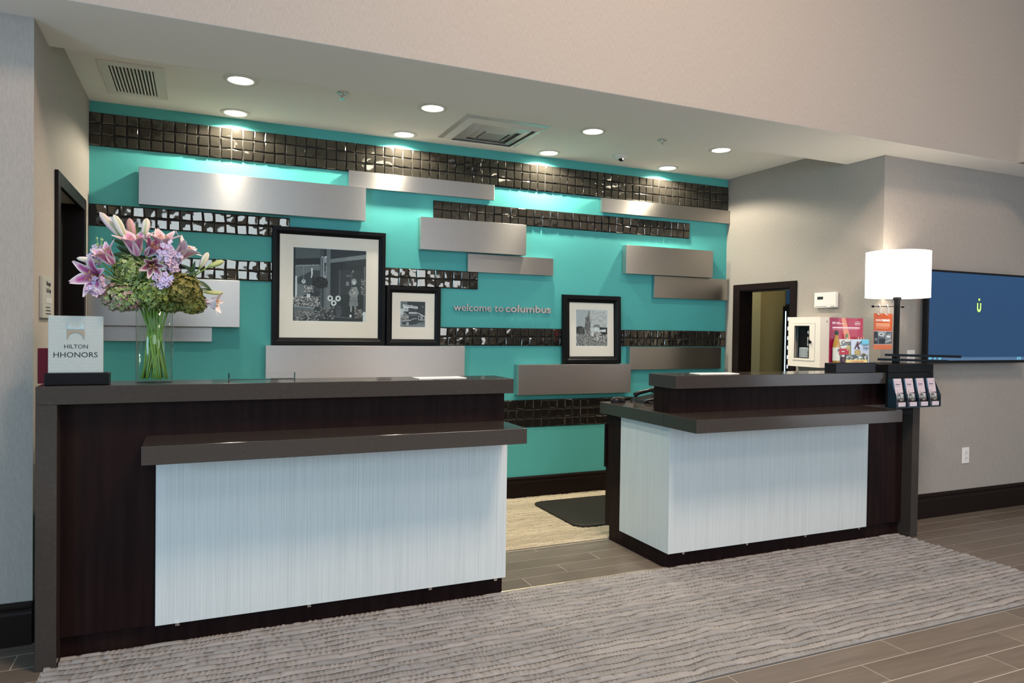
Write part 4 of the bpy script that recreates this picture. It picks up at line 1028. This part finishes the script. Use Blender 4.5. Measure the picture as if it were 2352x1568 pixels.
# bags: pillow pouches
def pouch(name, label, x0, x1, z0, z1, y, bulge, canvas, tilt=0, grp=None, cat='snack bag'):
    t = thing(name, label, cat, ((x0+x1)/2, y, z0), grp)
    H, W = canvas.shape[:2]; mb = MB(); C = []
    for side in (-1, 1):
        for j in range(H):
            for i in range(W):
                u, v = i/(W-1), j/(H-1)
                b = bulge*(max(0, math.sin(PI*u))**.5)*(max(0, math.sin(PI*v))**.45)
                xx = x0+(x1-x0)*u; zz = z0+(z1-z0)*v
                mb.v.append((xx, y+side*(b+.0008)+tilt*(zz-z0), zz)); C.append(canvas[H-1-j, i])
    n = H*W
    for j in range(H-1):
        for i in range(W-1):
            k = j*W+i; mb.f.append((k, k+1, k+W+1, k+W)); mb.f.append((n+k+W, n+k+W+1, n+k+1, n+k))
    mb.c = np.array(C); obj('pouch_skin', mb, m_printg, t, smooth=True)
    return t
cv = Cv(60, 60, (.72, .72, .70)); cv.ell(.75, .62, .45, .36, s2l((190, 180, 110))); cv.line(0, .27, 1, .23, .018, s2l((30, 50, 70))); cv.rect(.02, .33, .1, .42, .02); cv.line(.2, .75, .5, .42, .01, .02); cv.rect(.8, .33, .95, .37, .03)
q = pouch('snack_bag', 'white snack bag with dark script behind the light blue bag', 3.626, 3.738, TZ+.001, TZ+.148, 3.186, .005, cv.a, .03, 'snack bags')
obj('bag_text', text_mb('Conn', .032, (3.640, 3.1835, TZ+.117), RX, RZ, .0008, .012, shear=.2, width=.080), m_ink, q)
cv = Cv(64, 80, s2l((205, 212, 232))); cv.poly([(.55, 0), (1, 0), (1, .22), (.45, .22)], s2l((120, 205, 232))); cv.ell(.33, .56, .17, .13, s2l((160, 130, 60))); cv.ell(.33, .55, .12, .09, s2l((190, 160, 80))); cv.ell(.66, .68, .15, .09, s2l((150, 118, 55))); cv.ell(.66, .67, .1, .06, s2l((120, 90, 40))); cv.rect(.6, .42, .9, .45, s2l((150, 175, 210))); cv.rect(.6, .48, .88, .5, s2l((170, 185, 212)))
q = pouch('snack_bag', 'light blue snack bag with large letter K in the clear box', 3.715, 3.872, TZ+.001, TZ+.148, 3.1755, .005, cv.a, .03, 'snack bags')
obj('bag_text', text_mb('K', .066, (3.735, 3.1708, TZ+.088), RX, RZ, .0008, .018, shear=.45, width=.072), mat('dark_red_ink', (0.09, 0.004, 0.008), .4), q)
obj('bag_text', text_mb('Cracker', .020, (3.800, 3.1712, TZ+.108), RX, RZ, .0008, .004, width=.062), mat('teal_ink', (0.02, 0.16, 0.25), .4), q)
obj('bag_text', text_mb('Chips', .022, (3.812, 3.1706, TZ+.088), RX, RZ, .0008, 0, width=.046), MATS['teal_ink'], q)
cv = Cv(40, 16, s2l((200, 30, 30)));
for i in range(7): cv.line(.05+i*.15, 1, .12+i*.15, 0, .03, (.8, .78, .72) if i % 2 else (.02, .02, .02))
pouch('snack_bag', 'small red striped bag top peeping over the light blue bag', 3.782, 3.852, TZ+.001, TZ+.163, 3.198, .004, cv.a, 0, 'snack bags')
rb = thing('gift_card_box', 'small red box with white print in front of the white snack bag', 'box', (3.660, 3.200, TZ+.09))
rb.location = (3.638, 3.166, TZ)
bx('box_body', 3.600, 3.678, 3.160, 3.1665, TZ+.0522, TZ+.090, mat('bright_red_card', (0.50, 0.008, 0.03), .4), rb, .001)
bx('box_print', 3.614, 3.640, 3.1594, 3.160, TZ+.070, TZ+.075, m_inkw, rb); bx('box_print', 3.660, 3.672, 3.1594, 3.160, TZ+.080, TZ+.085, m_inkw, rb)
jr = thing('candy_jar', 'small dark purple jar at the front left in the clear box', 'jar', (3.634, 3.170, TZ))
obj('jar_body', MB().lathe((3.636, 3.1695, TZ), [(.011, 0), (.0125, .004), (.0125, .034), (.009, .040)], n=18), mat('purple_glass', (0.06, 0.005, 0.03), .1, coat=.5), jr, smooth=True)
obj('jar_lid', MB().lathe((3.636, 3.1695, TZ), [(.0105, .040), (.0105, .052)], n=18), m_white, jr)
# chocolate bar and olive pouch
bar = thing('chocolate_bar', 'yellow triangular chocolate bar lying at the front of the clear box', 'chocolate bar', (3.73, 3.163, TZ))
obj('bar_prism', MB().prism([(3.655, 3.1575, TZ+.0002), (3.655, 3.1685, TZ+.0002), (3.655, 3.163, TZ+.022)], (.185, 0, 0)), mat('yellow_card', (0.80, 0.62, 0.25), .4), bar, bevel=.001)
upb = Vector((0, .0055, .0218)).normalized()
obj('bar_text', text_mb('TOBLERONE', .013, Vector((3.690, 3.1575, TZ))+upb*.006, RX, upb, .0004, .02, width=.115), mat('red_ink', (0.45, 0.02, 0.02), .4), bar)
cv = Cv(60, 22, (.03, .05, .015)); cv.blobs(0, 0, 1, 1, 80, .06, .0, .9); cv.ell(.62, .35, .05, .16, (.8, .8, .75))
pouch('snack_bag', 'dark green patterned sweets bag behind the yellow chocolate bar', 3.660, 3.850, TZ+.001, TZ+.052, 3.1668, .001, cv.a, 0, 'snack bags')

# brochure rack hung on the front of the counter
rk = thing('brochure_rack', 'dark blue-black four-pocket brochure rack hanging at the right desk end', 'rack', (4.155, 3.07, .85))
X0r, X1r = 3.952, 4.365; PWd = (X1r-X0r)/4
bx('rack_back', X0r, X1r, 3.094, 3.0995, .852, 1.030, m_navy, rk)
bx('mount_board', 3.952, 4.372, 3.1000, 3.117, .852, CT-.001, m_black, rk)
bx('rack_floor', X0r, X1r, 3.040, 3.094, .852, .857, m_navy, rk)
for i in range(5):
    x = X0r+i*PWd-(.0 if i == 0 else .004 if i == 4 else .002)
    obj('divider', MB().prism([(x, 3.0935, .8575), (x, 3.040, .8575), (x, 3.040, .928), (x, 3.0925, 1.034)], (.004, 0, 0)), m_navy, rk)
for i in range(4): bx('pocket_front', X0r+i*PWd+.004, X0r+(i+1)*PWd-.004, 3.040, 3.0425, .8575, .915, m_smoke, rk)
cv = Cv(30, 70, s2l((205, 188, 196)))
cv.rect(.18, .2, .72, .235, s2l((70, 60, 90))); cv.rect(.18, .15, .4, .16, s2l((150, 140, 160))); cv.rect(.15, .27, .7, .28, s2l((150, 140, 160))); cv.rect(.78, .1, .85, .13, s2l((130, 120, 140)))
cv.rect(0, .5, 1, .84, s2l((60, 42, 46))); cv.poly([(0, .48), (1, .55), (1, .6), (0, .56)], s2l((205, 190, 195))); cv.line(.28, .42, .3, .5, .03, s2l((140, 100, 80))); cv.blobs(.1, .56, .95, .72, 40, .08, .05, .6); cv.rect(.45, .74, .8, .79, s2l((210, 190, 160))); cv.rect(0, .84, 1, 1, s2l((205, 190, 198))); cv.rect(.1, .9, .9, .91, s2l((160, 150, 165)))
side = (-.04, -.0, .18)
for i in range(4):
    x = X0r+i*PWd
    br = thing('brochure', 'pale brochure in the rack pocket, %s from the left' % NM[i], 'brochure', (x+PWd/2, 3.06, .858), 'brochures in the hanging rack')
    lean = Vector((0, .034, .172)).normalized()
    O = Vector((x+.022, 3.0465, .8585)); w = PWd-.034; hh = .178
    n_ = Vector((1, 0, 0)).cross(lean)
    obj('page_block', MB().prism([O-n_*.0003, O+Vector((w, 0, 0))-n_*.0003, O+Vector((w, 0, 0))-n_*.009, O-n_*.009], lean*hh), mat('brochure_edge_blue', (0.10, 0.22, 0.36), .5), br)
    sheet('cover', cv.a, O, RX, lean, w, hh, br, m_printg, .0006)
    bx('name_card', x+.020, x+PWd-.020, 3.0386, 3.0398, .862, .888, mat('lilac_card', (0.62, 0.54, 0.60), .5), br)

# work surface: mouse and phone
ms = thing('computer_mouse', 'black computer mouse on the low work surface of the right desk', 'mouse', (2.412, 3.79, .8605))
V = []; F = []
NU, NVv = 14, 8
for j in range(NVv+1):
    t = j/NVv*PI/2
    for i in range(NU):
        a = 2*PI*i/NU; V.append((2.412+.052*math.cos(a)*math.cos(t)**.7, 3.79+.031*math.sin(a)*math.cos(t)**.7, .8608+.034*math.sin(t)*(1-.18*math.cos(a)*math.cos(t))))
for j in range(NVv):
    for i in range(NU): F.append((j*NU+i, j*NU+(i+1) % NU, (j+1)*NU+(i+1) % NU, (j+1)*NU+i))
F.append(tuple(reversed(range(NU))))
obj('mouse_shell', MB().add(V, F), m_blackpl, ms, smooth=True)
for s_ in (-1, 1): obj('button_stripe', MB().tube([(2.425, 3.79+s_*.012, .8945), (2.452, 3.79+s_*.010, .885)], .002, 6), mat('gold_stripe', (0.55, 0.45, 0.25), .3, .8), ms)
obj('scroll_wheel', MB().lathe((2.436, 3.79, .889), [(.006, -.003), (.006, .003)], axis=(0, 1, 0), n=14), m_chrome, ms)
obj('mouse_cable', MB().tube([(2.462, 3.79, .866), (2.49, 3.77, .863), (2.52, 3.79, .863), (2.56, 3.77, .863), (2.66, 3.78, .863)], .002, 6), m_blackpl, ms)
ph = thing('desk_phone', 'black desk telephone behind the riser of the right desk', 'telephone', (2.66, 3.76, .8605))
obj('phone_base', MB().prism([(2.530, 3.68, .8608), (2.530, 3.84, .8608), (2.545, 3.84, .884), (2.77, 3.84, .93), (2.77, 3.84, .8608)][:1]+[(2.78, 3.68, .8608), (2.78, 3.68, .918), (2.545, 3.68, .880)], (0, .16, 0)), m_blackpl, ph, bevel=.004)
obj('handset', MB().tube([(2.565, 3.835, .900), (2.60, 3.835, .912), (2.66, 3.835, .922), (2.71, 3.835, .934), (2.735, 3.835, .937)], [.016, .013, .011, .014, .018], 10), m_blackpl, ph, smooth=True)
bx('display', 2.66, 2.76, 3.72, 3.80, .915, .945, m_blackpl, ph, .006)
obj('coiled_cord', MB().tube([(2.555+.009*math.cos(k*.9)+k*.0006, 3.70-.0008*k+.006*math.sin(k*.9), .868+.003*math.sin(k*.9)) for k in range(60)], .0018, 5), m_blackpl, ph)

# ================================================================== RIGHT WALL THINGS
ae = thing('wall_cabinet', 'white metal emergency cabinet with glazed door on the right wall', 'cabinet', (XR-.06, 4.0, 1.058))
CY0, CY1, CZ0, CZ1, CX0 = 3.850, 4.158, 1.058, 1.433, XR-.100
t_ = .006
for nme, q in (('cabinet_side', (CX0, XR, CY0, CY0+t_, CZ0, CZ1)), ('cabinet_side', (CX0, XR, CY1-t_, CY1, CZ0, CZ1)), ('cabinet_top', (CX0, XR, CY0+t_, CY1-t_, CZ1-t_, CZ1)), ('cabinet_bottom', (CX0, XR, CY0+t_, CY1-t_, CZ0, CZ0+t_)), ('cabinet_back', (XR-.004, XR-.001, CY0+t_, CY1-t_, CZ0+t_, CZ1-t_))):
    bx(nme, *q, m_wcab if nme != 'cabinet_back' else m_blackm, ae)
def yz_frame(nm, x0, x1, y0, y1, z0, z1, w, m, par):
    bx(nm, x0, x1, y0, y1, z1-w, z1, m, par); bx(nm, x0, x1, y0, y1, z0, z0+w, m, par)
    bx(nm, x0, x1, y0, y0+w, z0+w, z1-w, m, par); bx(nm, x0, x1, y1-w, y1, z0+w, z1-w, m, par)
yz_frame('front_rim', CX0, CX0+.004, CY0+t_, CY1-t_, CZ0+t_, CZ1-t_, .040, m_wcab, ae)
dr = bx('door', CX0-.004, CX0+.002, 3.899, 3.919, 1.107, 1.384, m_wcab, ae)
yz_frame('door_stile', CX0-.0042, CX0+.002, 3.898, 4.110, 1.106, 1.385, .022, m_wcab, dr)
bx('door_stile', CX0-.0042, CX0+.002, 3.920, 3.952, 1.128, 1.363, m_wcab, dr)
bx('window_pane', CX0-.001, CX0+.0005, 3.952, 4.088, 1.128, 1.363, m_acry, dr)
yz_frame('window_gasket', CX0-.0048, CX0-.0036, 3.947, 4.093, 1.123, 1.368, .006, m_blackm, dr)
obj('latch', MB().lathe((CX0-.004, 3.936, 1.245), [(.010, 0), (.010, .004), (.005, .006), (.005, .012)], axis=(-1, 0, 0), n=14), m_blackpl, dr)
bx('latch_tab', CX0-.020, CX0-.015, 3.928, 3.944, 1.234, 1.262, m_blackpl, dr, .001)
obj('side_lock', MB().lathe((XR-.035, CY0, 1.40), [(.004, 0), (.004, .002)], axis=(0, -1, 0), n=10), m_blackpl, ae)
df = thing('emergency_device', 'black and grey emergency device inside the glazed white cabinet', 'device', (XR-.045, 4.01, CZ0+t_))
bx('device_shelf', CX0+.012, XR-.006, 3.90, 4.12, CZ0+t_+.0005, 1.075, m_blackm, df)
bx('device_case', CX0+.030, XR-.012, 3.915, 4.085, 1.205, 1.372, m_blackpl, df, .012)
bx('device_lower', CX0+.028, XR-.012, 3.925, 4.080, 1.076, 1.204, mat('device_grey', (0.35, 0.38, 0.42), .4), df, .010)
bx('bar_label', CX0+.0285, CX0+.0302, 3.972, 3.997, 1.215, 1.282, m_white, df)
for i in range(10): bx('bar_code_line', CX0+.0278, CX0+.0286, 3.973, 3.996, 1.218+i*.0064, 1.2205+i*.0064, m_ink, df)
obj('oval_badge', MB().lathe((CX0+.030, 3.984, 1.318), [(.013, 0), (.013, .0015)], axis=(-1, 0, 0), n=20), m_white, df)
for i in range(4): bx('vent_slot', CX0+.0266, CX0+.0285, 3.962, 3.990, 1.095+i*.022, 1.107+i*.022, m_blackm, df)
th = thing('alarm_keypad', 'white wall control panel with small dark screen above the cabinet', 'control panel', (XR-.015, 3.88, 1.503))
bx('panel_body', XR-.028, XR, 3.782, 3.980, 1.503, 1.615, m_white, th, .004)
bx('panel_screen', XR-.0295, XR-.0275, 3.897, 3.949, 1.565, 1.585, mat('lcd_dark', (0.03, 0.035, 0.03), .2), th)
bx('panel_seam', XR-.0286, XR-.0278, 3.786, 3.976, 1.5235, 1.5245, m_tag, th)
for i in range(8): bx('panel_mark', XR-.0286, XR-.0278, 3.862+i*.0135, 3.871+i*.0135, 1.509, 1.513, m_ink, th)
for i in range(3): bx('panel_mark', XR-.0286, XR-.0278, 3.792+i*.013, 3.801+i*.013, 1.509, 1.513, m_ink, th)

# television
tv = thing('television', 'wall-mounted flat screen television showing a plain blue desktop', 'television', (5.168, YTV-.06, 1.117))
TX0, TX1, TZ0, TZ1 = 4.622, 5.722, 1.112, 1.766
yt = 3.330
bx('tv_casing', TX0, TX1, yt+.002, yt+.040, TZ0, TZ1, m_black, tv, .004)
bz = .014
for q in ((TX0, TX1, TZ1-bz, TZ1), (TX0, TX1, TZ0, TZ0+bz+.006), (TX0, TX0+bz*.7, TZ0+bz, TZ1-bz), (TX1-bz*.7, TX1, TZ0+bz, TZ1-bz)):
    bx('bezel', q[0], q[1], yt-.004, yt+.002, q[2], q[3], m_blackpl, tv)
cv = Cv(120, 70, s2l((42, 84, 128))); cv.a *= (1-.12*(cv.Y-.2))[..., None]
cv.rect(0, .955, 1, 1, s2l((95, 132, 170)))
for x in (.02, .065, .11): cv.rect(x, .962, x+.02, .99, s2l((130, 225, 255)))
for x in (.92, .945): cv.rect(x, .962, x+.012, .992, s2l((140, 230, 255)))
m_scr = mat('lit_screen', (.02, .02, .02), .12, attr='ink', emit=('attr', .6))
for l_ in list(m_scr.node_tree.links):
    if l_.to_socket.name == 'Base Color': m_scr.node_tree.links.remove(l_)
m_scr.node_tree.nodes['Principled BSDF'].inputs['Base Color'].default_value = (.012, .014, .018, 1)
sc = sheet('screen', cv.a, (TX0+bz*.7, yt+.0005, TZ0+bz+.006), RX, RZ, TX1-TX0-bz*1.4, TZ1-TZ0-2*bz-.006, tv, m_scr, .0005)
m_lg = mat('logo_green', (.1, .1, .1), .4, emit=(s2l((185, 232, 120)), .95)); m_lk = mat('logo_outline', (.004, .008, .012), .4)
LXc, LZc = 5.170, 1.483
def ulogo(nm, t, yy, m, par, g=0):
    R_ = .0235+g; r_ = .0095-g; hi = .064+g
    pts = [(-R_, hi), (-r_, hi)]+[(-r_, .0285)]+[(r_*math.cos(a), .0285+r_*1.2*math.sin(a)) for a in np.linspace(PI, 2*PI, 8)]+[(r_, hi), (R_, hi)]+[(R_*math.cos(a), .0255+R_*1.25*math.sin(a)) for a in np.linspace(0, -PI, 10)]
    obj(nm, MB().prism([(LXc+x, yy, LZc+z) for x, z in pts], (0, t, 0)), m, par)
    obj(nm+'_dot', MB().lathe((LXc, yy+t, LZc+.088), [(.0105+g, 0), (.0105+g, t)], axis=(0, -1, 0), n=16), m, par)
ulogo('logo_outline', .0003, yt-.0006, m_lk, sc, .004)
ulogo('logo', .0003, yt-.0010, m_lg, sc)
bx('wall_bracket', 5.0, 5.34, yt+.040, YTV, 1.30, 1.60, m_blackm, tv)
# outlets
def outlet(x, z, label):
    t = thing('power_outlet', label, 'outlet', (x, YTV-.004, z), 'white wall outlets')
    bx('cover_plate', x-.038, x+.038, YTV-.006, YTV, z, z+.117, m_white, t, .002)
    for k in (0, 1):
        zc = z+.037+k*.043
        r = obj('receptacle', MB().lathe((x, YTV-.006, zc), [(.0165, 0), (.0165, .002)], axis=(0, -1, 0), n=18), mat('outlet_face', (0.70, 0.69, 0.67), .4), t)
        for s_ in (-1, 1): bx('slot', x+s_*.006-.001, x+s_*.006+.001, YTV-.0083, YTV-.0079, zc, zc+.007, m_ink, r)
        bx('slot', x-.002, x+.002, YTV-.0083, YTV-.0079, zc-.009, zc-.005, m_ink, r)
outlet(5.193, .367, 'white power outlet low on the wall under the television')
outlet(4.580, 1.085, 'white power outlet behind the lamp pole beside the television')
